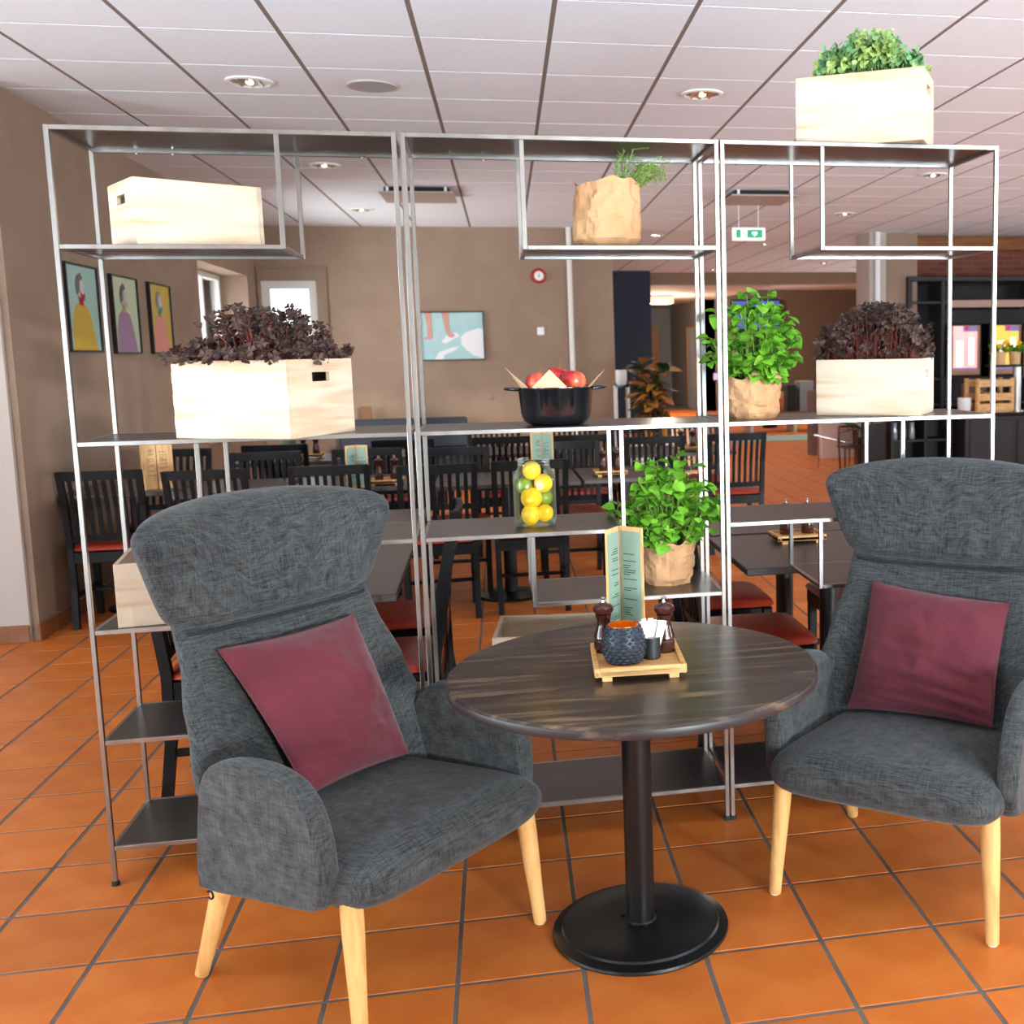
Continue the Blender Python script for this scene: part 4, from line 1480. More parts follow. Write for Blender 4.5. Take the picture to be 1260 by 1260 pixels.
def menu(x, y, z, rz, label, h=0.245, w=0.074, open_=38, group='menu folders', cover=None):
    """folder of two boards standing half open, spine at the back"""
    t = thing('menu_folder', label, 'menu', (x, y, z), rz, group)
    for s in (-1, 1):
        M = Matrix.Rotation(s * R(open_), 4, 'Z') if s > 0 else Matrix.Rotation(-R(open_), 4, 'Z')
        # leaf runs from the spine at the origin outwards along +-x
        def bx(mb, x0, x1, y0, y1, z0, z1):
            a, b = (x0, x1) if s > 0 else (-x1, -x0)
            return mb.box(a, b, y0, y1, z0, z1, 0, Matrix.Rotation(-s * R(open_), 4, 'Z'))
        pn = bx(MB(), 0.001, w, 0.0, 0.004, 0.0, h).build('leaf_board', BAMBOO_V, t)
        bx(MB(), 0.006, w - 0.007, -0.0012, 0.0, 0.010, h - 0.012).build('menu_page', cover or SAGE, pn)
        # lines of print
        rnd = random.Random(5 if s > 0 else 6)
        zz = h - (0.035 if s < 0 else 0.075)
        while zz > 0.05:
            if rnd.random() < 0.75:
                ln_w = rnd.uniform(0.018, 0.044)
                bx(MB(), 0.014, 0.014 + ln_w, -0.0016, -0.0012, zz, zz + 0.0022).build('print_line', INK, pn)
            zz -= 0.0062 if rnd.random() < 0.8 else 0.024
    MB().box(-0.002, 0.002, -0.001, 0.005, 0, h).build('spine', FRAMEB, t)
    return t


tz = TZ + 0.026
tray(1.436, -0.588, TZ, R(-3), 'bamboo tray with feet on the round table', None, 0.222, 0.245)
pepper_mill(1.362, -0.520, tz, 'dark pepper mill left of the woven candle cup on the round table')
pepper_mill(1.512, -0.560, tz, 'dark pepper mill at the right end of the tray on the round table')
menu(1.425, -0.372, TZ, R(6), 'tall open menu folder with sage pages on the round table', h=0.325, w=0.078, open_=52)

# candle cup with woven surface
t = thing('candle_cup', 'blue-black woven-pattern candle cup with golden inside on the tray', 'candle holder', (1.400, -0.628, tz))
prof = [(0.034, 0.0), (0.042, 0.004), (0.050, 0.022), (0.0525, 0.042), (0.050, 0.062), (0.044, 0.082), (0.0405, 0.094)]
MB().lathe(prof + [(0.0385, 0.094)], 40, cap1=False).build('cup', CAND, t, 50)
MB().lathe([(0.0385, 0.0945), (0.041, 0.080), (0.047, 0.060), (0.047, 0.03), (0.03, 0.012)][::-1], 36, cap1=False).build('gold_lining', COPPER, t, 50)
knob = MB()
rows = 11
for j in range(rows):
    z = 0.006 + 0.084 * j / (rows - 1)
    r = lerp_tab([(a[1], a[0]) for a in prof], z)
    n = 18
    for i in range(n):
        a = 2 * math.pi * (i + 0.5 * (j % 2)) / n
        c = Vector((r * math.cos(a), r * math.sin(a), z))
        o_ = Vector((math.cos(a), math.sin(a), 0))
        tn = Vector((-math.sin(a), math.cos(a), 0))
        w_, h_ = math.pi * r / n * 0.92, 0.0052
        knob.add([c - tn * w_, c + Vector((0, 0, h_)), c + tn * w_, c - Vector((0, 0, h_)), c + o_ * 0.0045 - Vector((0, 0, 0.0015))], [(0, 3, 4), (3, 2, 4), (2, 1, 4), (1, 0, 4)])
knob.build('woven_relief', CAND, t)
# toothpick cup
t = thing('sachet_cup', 'small black cup holding white paper sachets on the tray', 'cup', (1.470, -0.612, tz))
MB().lathe([(0.021, 0.0), (0.023, 0.002), (0.023, 0.054), (0.0215, 0.054), (0.0215, 0.006)], 28).build('cup', mat('matte_black', c8(30, 30, 32), 0.5), t, 40)
rnd = random.Random(2)
for k in range(9):
    a = -0.018 + 0.0045 * k
    M = Matrix.Translation((a * 0.6, rnd.uniform(-0.008, 0.008), 0.010)) @ Matrix.Rotation(a * 14, 4, 'Y') @ Matrix.Rotation(rnd.uniform(-.15, .15), 4, 'X')
    MB().box(-0.0060, 0.0060, -0.0008, 0.0008, 0, 0.090 + rnd.uniform(-.006, .003), 0, M).build('sachet', PAPERW, t)

# ------------------------------------------------------------------ dining chairs
CH = thing('dining_chair', 'x', 'chair')
for sgn in (-1, 1):
    MB().box(sgn * 0.192 - 0.017, sgn * 0.192 + 0.017, 0.165, 0.200, 0.0, 0.425, 0.003).build('leg', BLACKWOOD, CH)
    # rear leg runs up into the back post with a rake
    mb = MB()
    secs = [(0.0, -0.225), (0.22, -0.195), (0.45, -0.190), (0.68, -0.215), (0.885, -0.258)]
    vs, fs = [], []
    for (z, y) in secs:
        xo = sgn * (0.190 + 0.012 * z)
        vs += [(xo - 0.016, y - 0.017, z), (xo + 0.016, y - 0.017, z), (xo + 0.016, y + 0.017, z), (xo - 0.016, y + 0.017, z)]
    for k in range(len(secs) - 1):
        for q in range(4):
            fs.append((4 * k + q, 4 * k + (q + 1) % 4, 4 * k + 4 + (q + 1) % 4, 4 * k + 4 + q))
    fs += [(3, 2, 1, 0), (16, 17, 18, 19)]
    mb.add(vs, fs).build('back_leg', BLACKWOOD, CH)
    MB().box(sgn * 0.190 - 0.010, sgn * 0.190 + 0.010, -0.18, 0.17, 0.17, 0.195, 0.002).build('stretcher', BLACKWOOD, CH)
MB().box(-0.18, 0.18, -0.02, 0.0, 0.172, 0.193, 0.002).build('stretcher', BLACKWOOD, CH)
MB().box(-0.20, 0.20, 0.160, 0.205, 0.365, 0.428, 0.003).build('seat_rail', BLACKWOOD, CH)
MB().box(-0.20, 0.20, -0.205, -0.175, 0.365, 0.428, 0.003).build('seat_rail', BLACKWOOD, CH)
for sgn in (-1, 1):
    MB().box(sgn * 0.192 - 0.014, sgn * 0.192 + 0.014, -0.175, 0.160, 0.365, 0.428, 0.003).build('seat_rail', BLACKWOOD, CH)
mb = MB()


def cseat(u, v, s):
    k = (abs(u) ** 8 + abs(v) ** 8) ** (1 / 8.0)
    m_ = max(abs(u), abs(v))
    sc = m_ / k if k > 1e-6 else 1
    e = (1 - m_ ** 8) ** 0.5 if m_ < 1 else 0
    return (u * 0.218 * sc * (1 + 0.03 * v), 0.008 + v * 0.215 * sc, 0.438 + ((0.026 + 0.010 * (1 - u * u) * (1 - v * v)) * e if s == 0 else -0.010 * e))


MB().pillow(cseat, 14, 14).build('seat', REDSEAT, CH, 60)


def rail(z, h, th, name):
    def yb(zz):
        return lerp_tab([(0.0, -0.225), (0.22, -0.195), (0.45, -0.190), (0.68, -0.215), (0.885, -0.258)], zz)
    mb = MB()
    n = 8
    vs, fs = [], []
    for i in range(n + 1):
        u = -1 + 2 * i / n
        bow = -0.016 * (1 - u * u)
        for (dy, zz) in ((-th / 2, z), (th / 2, z), (th / 2, z + h), (-th / 2, z + h)):
            vs.append((u * 0.206, yb(zz) + bow + dy, zz))
    for i in range(n):
        for q in range(4):
            fs.append((4 * i + q, 4 * i + (q + 1) % 4, 4 * i + 4 + (q + 1) % 4, 4 * i + 4 + q))
    fs += [(0, 1, 2, 3), (4 * n + 3, 4 * n + 2, 4 * n + 1, 4 * n)]
    mb.add(vs, fs).build(name, BLACKWOOD, CH)
    return yb


yb = rail(0.835, 0.052, 0.022, 'top_rail')
rail(0.490, 0.034, 0.020, 'lower_rail')
for k in range(8):
    u = -0.80 + 1.6 * k / 7
    x0 = u * 0.190
    bow = -0.016 * (1 - u * u)
    zs = [0.515, 0.68, 0.840]
    vs, fs = [], []
    for z in zs:
        y = yb(z) + bow
        vs += [(x0 - 0.0105, y - 0.006, z), (x0 + 0.0105, y - 0.006, z), (x0 + 0.0105, y + 0.006, z), (x0 - 0.0105, y + 0.006, z)]
    for q2 in range(2):
        for q in range(4):
            fs.append((4 * q2 + q, 4 * q2 + (q + 1) % 4, 4 * q2 + 4 + (q + 1) % 4, 4 * q2 + 4 + q))
    MB().add(vs, fs).build('slat', BLACKWOOD, CH)

first = [True]


def dining_chair(x, y, deg, label):
    """seat centre at x, y; deg 0 faces away from the camera (+y)"""
    if first[0]:
        o = CH
        first[0] = False
    else:
        o = copy_tree(CH)
    o.location = (x, y, 0)
    o.rotation_euler = (0, 0, R(deg))
    tag(o, label, 'chair', 'black slatted dining chairs')
    return o


# ------------------------------------------------------------------ dining tables
def dining_table(x, y, label, w=0.72, d=0.70, z=0.735, rz=0.0):
    t = thing('dining_table', label, 'table', (x, y, 0), rz, group='dark dining tables')
    MB().box(-w / 2, w / 2, -d / 2, d / 2, z - 0.026, z, 0.003).build('table_top', LAMINATE, t)
    MB().lathe([(0.14, z - 0.04), (0.14, z - 0.027)], 20).build('mounting_plate', BLACKMET, t)
    MB().lathe([(0.040, 0.03), (0.040, z - 0.035)], 20).build('column', BLACKMET, t, 40)
    MB().lathe([(0.200, 0.0), (0.203, 0.006), (0.195, 0.014), (0.08, 0.026), (0.05, 0.032)], 36).build('base', BLACKMET, t, 30)
    return t


def small_tray_set(x, y, z, words, m=True, rz=0.0, mdx=-0.18, mdy=0.05):
    tray(x, y, z, rz, 'bamboo tray on the dining table ' + words, 'bamboo trays of the dining tables', 0.20, 0.16)
    pepper_mill(x - 0.04, y + 0.02, z + 0.026, 'left dark mill on the tray ' + words)
    pepper_mill(x + 0.05, y + 0.02, z + 0.026, 'right dark mill on the tray ' + words)
    if m:
        menu(x + mdx, y + mdy, z, R(10), 'sage menu folder beside the tray ' + words, h=0.245, w=0.075)


# tables close behind the shelves
dining_table(0.390, 0.985, 'dark table behind the left unit, corner showing beside the armchair headrest', w=0.78, d=1.18, z=0.715)
dining_table(0.390, 2.060, 'dark table second behind the left unit, hidden by the left headrest', w=0.78, d=0.76, z=0.715)
dining_table(2.385, 0.800, 'dark table right behind the right unit carrying a bamboo tray', w=0.83, d=0.70, z=0.715)
dining_table(2.410, 1.560, 'dark table second behind the right unit', w=0.83, d=0.74, z=0.715)
dining_chair(0.700, 0.640, 90, 'red-seated black chair nearest behind the shelf posts, facing left')
dining_chair(0.700, 1.260, 90, 'red-seated black chair seen edge-on through the middle unit, facing left')
dining_chair(0.215, 0.760, -90, 'black chair seen from the side behind the low left shelves, facing right')
dining_chair(2.010, 0.630, -90, 'red-seated black chair nearest behind the right unit, facing right')
dining_chair(2.010, 1.240, -90, 'red-seated black chair second behind the right unit, facing right')
dining_chair(2.660, 1.150, 90, 'black chair with dark red seat across the table behind the right unit')
small_tray_set(2.300, 0.960, 0.715, 'seen through the right unit', m=False)
t = thing('glass_tealight', 'small cut-glass tealight on the table edge beside the left headrest', 'candle holder', (0.62, 0.50, 0.715))
MB().lathe([(0.022, 0.0), (0.030, 0.01), (0.034, 0.03), (0.036, 0.055), (0.032, 0.055), (0.030, 0.03), (0.018, 0.008)], 9, cap1=False).build('glass', mat('cut_glass', c8(196, 206, 216), 0.1, 0.4), t)
MB().lathe([(0.018, 0.009), (0.018, 0.022)], 14).build('wax', PAPERW, t)

# first row
ROW1 = [(-0.98, 3.86, 0.62, 'dark table against the brown left wall below the portraits'), (-0.36, 3.65, 0.56, 'dark table right of the wooden menu board'),
        (0.32, 3.65, 0.72, 'dark table with a green menu behind the left headrest'), (1.20, 3.53, 0.84, 'dark table straight behind the fruit jar'), (1.92, 3.56, 0.56, 'dark table with a tray right of the fruit jar')]
for (x, y, w, lb) in ROW1:
    dining_table(x, y, lb, w=w)
C1 = [(-1.00, 3.56, 0, 'red-seated black chair beside the left wall, left of the pine crate'), (-0.42, 3.38, 0, 'black chair left of the armchair headrest, back towards the camera'),
      (0.225, 3.37, 0, 'black chair above the middle of the left headrest'), (0.80, 3.20, 3, 'black chair directly left of the fruit jar'),
      (1.32, 3.25, 0, 'black chair right behind the fruit jar'), (-0.95, 4.42, 180, 'black chair across the table under the portraits'),
      (-0.30, 3.93, 180, 'black chair facing the camera below the purple clover crate'), (0.32, 3.93, 180, 'black chair facing the camera below the crate corner'),
      (0.88, 3.78, 180, 'black chair facing the camera left of the jar'), (1.62, 3.95, 180, 'black chair facing the camera right of the jar')]
for a in C1:
    dining_chair(*a)
small_tray_set(0.50, 3.42, 0.735, 'behind the left headrest', mdx=-0.15, mdy=-0.10)
small_tray_set(1.82, 3.42, 0.735, 'right of the fruit jar', m=False)
menu(-0.80, 3.66, 0.735, R(20), 'bare wooden menu board on the table by the left wall', h=0.29, w=0.085, open_=10, cover=BAMBOO_V)
menu(1.42, 3.62, 0.735, R(0), 'tall green menu folder above the fruit jar lid', h=0.27, w=0.085)
# second row
ROW2 = [(-0.35, 5.45, 0.72, 'dark table near the back wall with a green menu'), (0.50, 5.55, 0.72, 'dark table in front of the dark blue bench'), (1.45, 5.45, 0.84, 'dark table below the black enamel pot'),
        (2.48, 5.05, 0.86, 'dark table with tray behind the lower herb plant')]
for (x, y, w, lb) in ROW2:
    dining_table(x, y, lb, w=w)
C2 = [(1.20, 5.12, 0, 'black chair left below the black enamel pot'), (1.78, 5.05, 0, 'black chair right below the black enamel pot'), (2.855, 4.70, 0, 'red-seated black chair standing alone right of the shelf posts'),
      (2.25, 4.66, 0, 'black chair behind the top of the lower herb plant'), (1.15, 5.85, 180, 'black chair across the far table left of the pot'), (1.80, 5.85, 180, 'black chair across the far table right of the pot'),
      (2.30, 5.52, 180, 'black chair across the table behind the herb, left'), (2.78, 5.52, 180, 'black chair across the table behind the herb, right'), (-0.35, 5.05, 0, 'black chair before the far table with green menu'), (0.50, 5.15, 0, 'black chair before the table at the blue bench')]
for a in C2:
    dining_chair(*a)
small_tray_set(2.56, 4.86, 0.735, 'behind the lower herb plant', m=False)
small_tray_set(-0.22, 5.40, 0.735, 'near the back wall', mdx=-0.14, mdy=0.02)
small_tray_set(1.50, 5.35, 0.735, 'below the black enamel pot', m=False)

# bench along the back wall
t = thing('wall_bench', 'dark blue upholstered bench along the taupe back wall', 'bench', (0.18, 9.66, 0))
BENCH = mat('navy_upholstery', c8(52, 58, 68), 0.6)
MB().box(-0.70, 0.70, -0.55, -0.05, 0.08, 0.44, 0.02).build('seat', BENCH, t)
MB().box(-0.70, 0.70, -0.13, -0.02, 0.44, 0.78, 0.02).build('backrest', BENCH, t)
MB().box(-0.68, 0.68, -0.50, -0.06, 0.0, 0.08).build('plinth', BLACKWOOD, t)
o = MB().box(-0.27, -0.16, 9.50, 9.53, 0.785, 0.93, 0.003).build('wooden_card', mat('brown_card', c8(126, 86, 56), 0.6))
tag(o, 'small brown wooden card standing on the bench back by the back wall', 'card')
o.location = (0, 0.06, -0.005)


# ------------------------------------------------------------------ bar on the right
# tall back-bar cabinet
t = thing('bar_cabinet', 'tall black bar cabinet with open shelves below the brick wall', 'cabinet', (6.62, 10.44, 0))
for b in ((-0.25, -0.19, 0.0, 2.30), (0.205, 0.255, 0.0, 2.30), (1.50, 1.56, 0.0, 2.30), (2.90, 2.96, 0, 2.30)):
    MB().box(b[0], b[1], -0.45, 0.0, b[2], b[3], 0.004).build('upright', BROWNBLK, t)
MB().box(-0.25, 2.96, -0.45, 0.0, 2.30, 2.36, 0.004).build('top_board', BROWNBLK, t)
MB().box(-0.25, 2.96, -0.03, 0.0, 0.0, 2.30).build('back_board', BLACKGL, t)
for z in (0.40, 0.72, 1.05, 2.02):
    MB().box(-0.19, 2.90, -0.43, -0.03, z, z + 0.03, 0.003).build('shelf', BROWNBLK, t)
MB().box(0.26, 2.90, -0.44, -0.40, 1.76, 1.94).build('fascia', BLACKGL, t)
MB().box(0.32, 2.90, -0.46, -0.44, 1.97, 2.06).build('light_strip', mat('pale_strip', c8(176, 140, 124), 0.6), t)
# plants on top of the cabinet board
GL1 = mat('fridge_glow_pink', c8(255, 220, 210), 0.4, emit=c8(240, 150, 150), estr=0.6)
GL2 = mat('fridge_glow_yellow', c8(255, 210, 90), 0.4, emit=c8(255, 180, 60), estr=0.6)
GLW = mat('fridge_glow_white', c8(255, 250, 240), 0.4, emit=c8(255, 246, 236), estr=1.25)
GLV = mat('fridge_glow_violet', c8(120, 110, 150), 0.4, emit=c8(120, 110, 160), estr=0.5)
GLR = mat('fridge_glow_red', c8(200, 20, 70), 0.4, emit=c8(200, 20, 70), estr=0.6)


def fridge(x, label, base):
    t = thing('drinks_dispenser', label, 'drinks machine', (x, 9.96, 1.081), group='lit drinks dispensers')
    MB().box(-0.235, 0.235, -0.02, 0.40, 0.0, 0.675, 0.006).build('housing', BLACKGL, t)
    MB().box(-0.205, 0.205, -0.03, -0.021, 0.03, 0.66, 0.003).build('bezel', mat('copper_bezel', c8(168, 120, 88), 0.4, 0.4), t)
    MB().box(-0.165, 0.165, -0.034, -0.0305, 0.09, 0.65).build('lit_panel', base, t)
    MB().box(-0.12, -0.03, -0.036, -0.0345, 0.14, 0.46).build('lit_shape', GLW, t)
    MB().box(0.05, 0.12, -0.036, -0.0345, 0.16, 0.50).build('lit_shape', GLW, t)
    MB().box(-0.165, 0.165, -0.036, -0.0345, 0.09, 0.12).build('lit_band', GLV, t)
    MB().box(-0.03, 0.165, -0.036, -0.0345, 0.58, 0.65).build('lit_band', GLV, t)
    MB().lathe([(0.028, 0), (0.028, 0.002)], 16).build('logo_dot', GLR, t, loc=(0.02, -0.0365, 0.62), rot=(R(90), 0, 0))
    MB().cyl((-0.225, -0.05, 0.30), (-0.225, -0.02, 0.30), 0.014, n=10).build('knob', mat('brass', c8(200, 160, 90), 0.3, 0.8), t)


fridge(7.125, 'glowing pink and white drinks dispenser left of the two at the bar', GL1)
fridge(7.70, 'glowing yellow drinks dispenser right of the two, behind the shelf post', GL2)

# counter in front
t = thing('bar_counter', 'dark brown bar counter at the right edge behind the shelves', 'counter', (6.55, 9.0, 0))
MB().box(0.0, 2.6, -0.35, 0.35, 0.0, 0.66, 0.006).build('body', BROWNBLK, t)
MB().box(-0.03, 2.63, -0.38, 0.38, 0.66, 0.70, 0.006).build('worktop', BLACKGL, t)
MB().box(0.06, 0.60, -0.362, -0.35, 0.05, 0.62, 0.004).build('front_panel', BROWNBLK, t)
MB().box(0.66, 1.20, -0.362, -0.35, 0.05, 0.62, 0.004).build('front_panel', BROWNBLK, t)
t = thing('glass_rack', 'open dark shelf with upturned glasses beside the bar counter', 'shelf', (6.05, 9.15, 0))
for b in ((-0.30, -0.27), (0.12, 0.15), (0.45, 0.48)):
    MB().box(b[0], b[1], -0.2, 0.2, 0, 0.70, 0.003).build('upright', BROWNBLK, t)
for z in (0.03, 0.36, 0.67):
    MB().box(-0.27, 0.45, -0.2, 0.2, z, z + 0.03, 0.003).build('shelf_board', BROWNBLK, t)
MB().box(-0.27, 0.45, 0.17, 0.2, 0.06, 0.67).build('back_board', BROWNBLK, t)
for k, x in enumerate((5.82, 5.93, 6.04)):
    o = MB().lathe([(0.030, 0.0), (0.036, 0.02), (0.034, 0.10), (0.026, 0.16), (0.030, 0.20)], 16).build('carafe', mat('frosted_glass', c8(150, 158, 164), 0.15, 0.1), loc=(x, 9.02, 0.391), smooth=40)
    tag(o, ('leftmost', 'middle', 'rightmost')[k] + ' of three glass carafes in the dark open shelf', 'carafe', 'glass carafes in the dark shelf')
o = MB().box(5.45, 5.68, 8.92, 9.15, 0.0, 0.66, 0.006).build('drinks_fridge', BLACKGL)
tag(o, 'narrow black cabinet left of the glass rack with a chrome corner', 'cabinet')
MB().box(5.452, 5.48, 8.914, 8.92, 0.59, 0.645, 0.001).build('corner_plate', CHROME, o)
MB().box(5.52, 5.63, 8.914, 8.92, 0.605, 0.615, 0.001).build('handle', CHROME, o)
# wooden counter crate, white pot, jars on the counter
t = thing('counter_crate', 'slatted wooden crate on the bar counter', 'crate', (6.92, 8.80, 0.70), R(8))
for z in (0.02, 0.14, 0.30):
    MB().box(-0.25, 0.25, -0.15, -0.135, z, z + 0.085, 0.002).build('slat', BAMBOO, t)
    MB().box(-0.25, 0.25, 0.135, 0.15, z, z + 0.085, 0.002).build('slat', BAMBOO, t)
for s in (-1, 1):
    for q in (-1, 1):
        MB().box(s * 0.235 - 0.022, s * 0.235 + 0.022, q * 0.118 - 0.018, q * 0.118 + 0.018, 0.0, 0.40, 0.002).build('corner_post', BAMBOO, t)
MB().box(-0.24, 0.24, -0.13, 0.13, 0.0, 0.015).build('bottom_board', BAMBOO, t)
for k, x in enumerate((-0.1, 0.03, 0.14)):
    o = MB().lathe([(0.045, 0), (0.05, 0.02), (0.048, 0.12), (0.02, 0.17), (0.018, 0.24)], 14).build('bottle', mat('bottle_amber', c8(120, 70, 36), 0.2), loc=(6.92 + x, 8.80 + 0.02 * k, 0.716), smooth=40)
    tag(o, ('left', 'middle', 'right')[k] + ' amber bottle inside the slatted crate on the bar', 'bottle', 'bottles in the counter crate')
o = MB().lathe([(0.055, 0), (0.075, 0.03), (0.08, 0.12), (0.078, 0.18), (0.07, 0.18), (0.066, 0.03)], 24).build('white_pot', WHITE, loc=(6.52 + 0.05, 8.72, 0.70), smooth=40)
tag(o, 'round white pot on the bar counter left of the slatted crate', 'pot')
t = thing('plant_stand', 'small black stand on a steel column at the right edge of the bar', 'stand', (7.25, 8.75, 0.70))
MB().lathe([(0.09, 0.0), (0.09, 0.015), (0.05, 0.02), (0.05, 0.53)], 20).build('column', STEEL, t, 40)
MB().box(-0.34, 0.26, -0.16, 0.16, 0.53, 0.555, 0.004).build('top', BLACKGL, t)
for k, (x, y) in enumerate(((7.02, 8.74), (7.22, 8.76))):
    t = thing('flower_pot', ('left', 'right')[k] + ' wooden pot with yellow flowers on the black stand', 'plant', (x, y, 1.255), group='flower pots on the black stand')
    MB().lathe([(0.06, 0), (0.07, 0.15), (0.062, 0.15), (0.055, 0.12)], 18).build('pot', BAMBOO_V, t, 40)
    rnd = random.Random(k)
    lf, fl = MB(), MB()
    for q in range(60):
        a = rnd.uniform(0, 6.28)
        d = Vector((math.cos(a), math.sin(a), rnd.uniform(0.3, 1.6))).normalized()
        M = frame_at(Vector((0.03 * math.cos(a), 0.03 * math.sin(a), 0.13)) + d * rnd.uniform(0, 0.08), d, rnd.uniform(-1, 1)) @ Matrix.Diagonal((0.07, 0.07, 0.07, 1))
        vs, fs = leaf_geo(1, 0.6)
        lf.add([M @ Vector(v) for v in vs], fs)
    tag(lf.build('foliage', LEAFG, t), kind='stuff')
    for q in range(7 if k == 0 else 3):
        a = rnd.uniform(0, 6.28)
        MB().sph((0.08 * math.cos(a), 0.08 * math.sin(a), rnd.uniform(0.17, 0.27)), 0.028, 0.028, 0.022, 10, 6).build('blossom', mat('blossom_yellow', c8(246, 190, 20), 0.6), t, 60)
o = MB().box(7.38, 7.70, 9.85, 9.88, 1.08, 1.72).build('wall_notice', mat('pink_notice', c8(206, 176, 172), 0.6))
tag(o, 'pale pink notice at the right edge beside the lit dispensers', 'notice')
o.location = (0.55, 0.02, 0)
o = MB().box(6.30, 6.52, 9.75, 9.99, 0.72, 1.05, 0.004).build('knife_block', mat('cutlery_wood', c8(120, 84, 60), 0.6))

tag(o, 'dark wooden cutlery box left of the white pot on the bar', 'box')
o.location = (0.45, -0.78, -0.02)

# black planter tub with foliage and wire chair before the low wall
t = thing('planter_tub', 'slim black planter tub with broad leaves before the pinkish low wall', 'plant', (5.66, 9.72, 0))
MB().box(-0.075, 0.12, -0.09, 0.09, 0.0, 0.46, 0.006).build('tub', BLACKGL, t)
MB().box(-0.075, -0.04, -0.096, -0.09, 0.38, 0.45, 0.001).build('clasp', CHROME, t)
rnd = random.Random(12)
for q in range(11):
    a = 2.4 * q
    d = Vector((math.cos(a), math.sin(a) * 0.7, rnd.uniform(0.15, 0.9))).normalized()
    vs, fs = leaf_geo(0.34, 0.10, 0.2, 0.4)
    M = frame_at(Vector((0.02, 0, 0.45)), d, rnd.uniform(-0.6, 0.6))
    MB().add([M @ Vector(v) for v in vs], fs).build('leaf', mat('broad_leaf', c8(48, 84, 40), 0.45), t, 60)
t = thing('mesh_chair', 'dark wire-mesh chair before the pinkish low wall', 'chair', (5.42, 9.55, 0))
WIRE = mat('dark_wire', c8(60, 50, 46), 0.4, 0.4)
for s in (-1, 1):
    MB().tube([(s * 0.13, -0.1, 0.0), (s * 0.10, 0.05, 0.30), (s * 0.09, 0.08, 0.52)], 0.012, 8).build('back_post', WIRE, t, 60)
    MB().tube([(s * 0.14, -0.30, 0.0), (s * 0.12, -0.25, 0.28)], 0.012, 8).build('leg', WIRE, t, 60)
MB().tube([(-0.09, 0.08, 0.52), (0.09, 0.08, 0.52)], 0.012, 8).build('top_rail', WIRE, t, 60)
MB().box(-0.13, 0.13, -0.27, 0.05, 0.275, 0.295, 0.003).build('seat', WIRE, t)
mb = MB()
for k in range(9):
    x = -0.085 + 0.17 * k / 8
    mb.tube([(x, 0.055, 0.30), (x, 0.08, 0.52)], 0.003, 4)
for k in range(7):
    z = 0.32 + 0.19 * k / 6
    mb.tube([(-0.09, 0.06 + 0.02 * k / 6, z), (0.09, 0.06 + 0.02 * k / 6, z)], 0.003, 4)
mb.build('mesh', WIRE, t)
o = MB().cyl((5.05, 9.75, 0.42), (5.52, 9.64, 0.30), 0.018, n=10).build('hand_rail', CHROME, smooth=40)
MB().cyl((5.10, 9.74, 0.0), (5.10, 9.74, 0.40), 0.014, n=8).build('rail_post', CHROME, o)
MB().cyl((5.47, 9.65, 0.0), (5.47, 9.65, 0.30), 0.014, n=8).build('rail_post', CHROME, o)
tag(o, 'short slanting chrome rail behind the right armchair headrest', 'rail')

# ------------------------------------------------------------------ far room
t = thing('far_bench', 'long orange wooden bench at the far end of the floor', 'bench', (6.1, 15.9, 0))
for k in range(3):
    MB().box(-1.3, 1.3, -0.3 + 0.2 * k, -0.12 + 0.2 * k, 0.30, 0.36, 0.004).build('plank', BEAM, t)
for x in (-1.2, -0.4, 0.4, 1.2):
    MB().box(x - 0.03, x + 0.03, -0.25, 0.25, 0.0, 0.30, 0.004).build('leg', WHITEP, t)
FB = [(6.02, 0.30, 0.40, BLACKGL, 'grey-black box beside the kraft paper pot on the far bench'), (6.47, 0.18, 0.48, mat('matte_black_box', c8(28, 26, 26), 0.6), 'tall black box in the middle of the far bench'), (6.74, 0.26, 0.54, GREYWALL, 'grey box half hidden by the pine crate on the far bench')]
for (x, w, h, m, lb) in FB:
    o = MB().box(x - w / 2, x + w / 2, 15.75, 16.05, 0.362, 0.362 + h, 0.008).build('storage_box', m)
    tag(o, lb, 'box', 'boxes on the far bench')
o = MB().lathe([(0.05, 0), (0.06, 0.03), (0.06, 0.36), (0.05, 0.36)], 16).build('copper_vase', mat('copper', c8(200, 130, 80), 0.3, 0.7), loc=(6.26, 15.78, 0.362), smooth=40)
tag(o, 'slim copper vase between the boxes on the far bench', 'vase')
t = thing('palm_plant', 'feathery green palm behind the kraft paper pot', 'plant', (6.35, 16.9, 0.0))
MB().lathe([(0.14, 0), (0.19, 0.40), (0.17, 0.40), (0.15, 0.34)], 18).build('pot', BLACKGL, t, 40)
rnd = random.Random(21)
fr = MB()
for q in range(22):
    a = rnd.uniform(0, 6.28)
    d = Vector((math.cos(a), math.sin(a), rnd.uniform(0.8, 2.4))).normalized()
    L = rnd.uniform(0.6, 1.05)
    for s in range(10):
        p = Vector((0, 0, 0.36)) + d * (L * s / 9) + Vector((math.cos(a), math.sin(a), -1.1)) * (0.22 * (s / 9) ** 2)
        for sg in (-1, 1):
            dd = (d + Vector((-math.sin(a), math.cos(a), 0)) * sg * 1.1).normalized()
            M = frame_at(p, dd)
            fr.add([M @ Vector(v) for v in ((-0.012, 0, 0), (0.012, 0, 0), (0.002, 0.20, -0.03))], [(0, 1, 2)])
tag(fr.build('fronds', LEAFP, t), kind='stuff')
t = thing('wall_screen', 'blue lit screen on the dark far wall behind the leafy herb', 'screen', (7.6, 22.96, 1.95))
MB().box(-0.62, 0.62, -0.06, 0.0, 0.0, 0.72, 0.006).build('bezel', BLACKGL, t)
MB().box(-0.59, 0.59, -0.065, -0.0605, 0.03, 0.69).build('display', mat('screen_blue', c8(60, 80, 150), 0.3, emit=c8(70, 96, 190), estr=0.8), t)
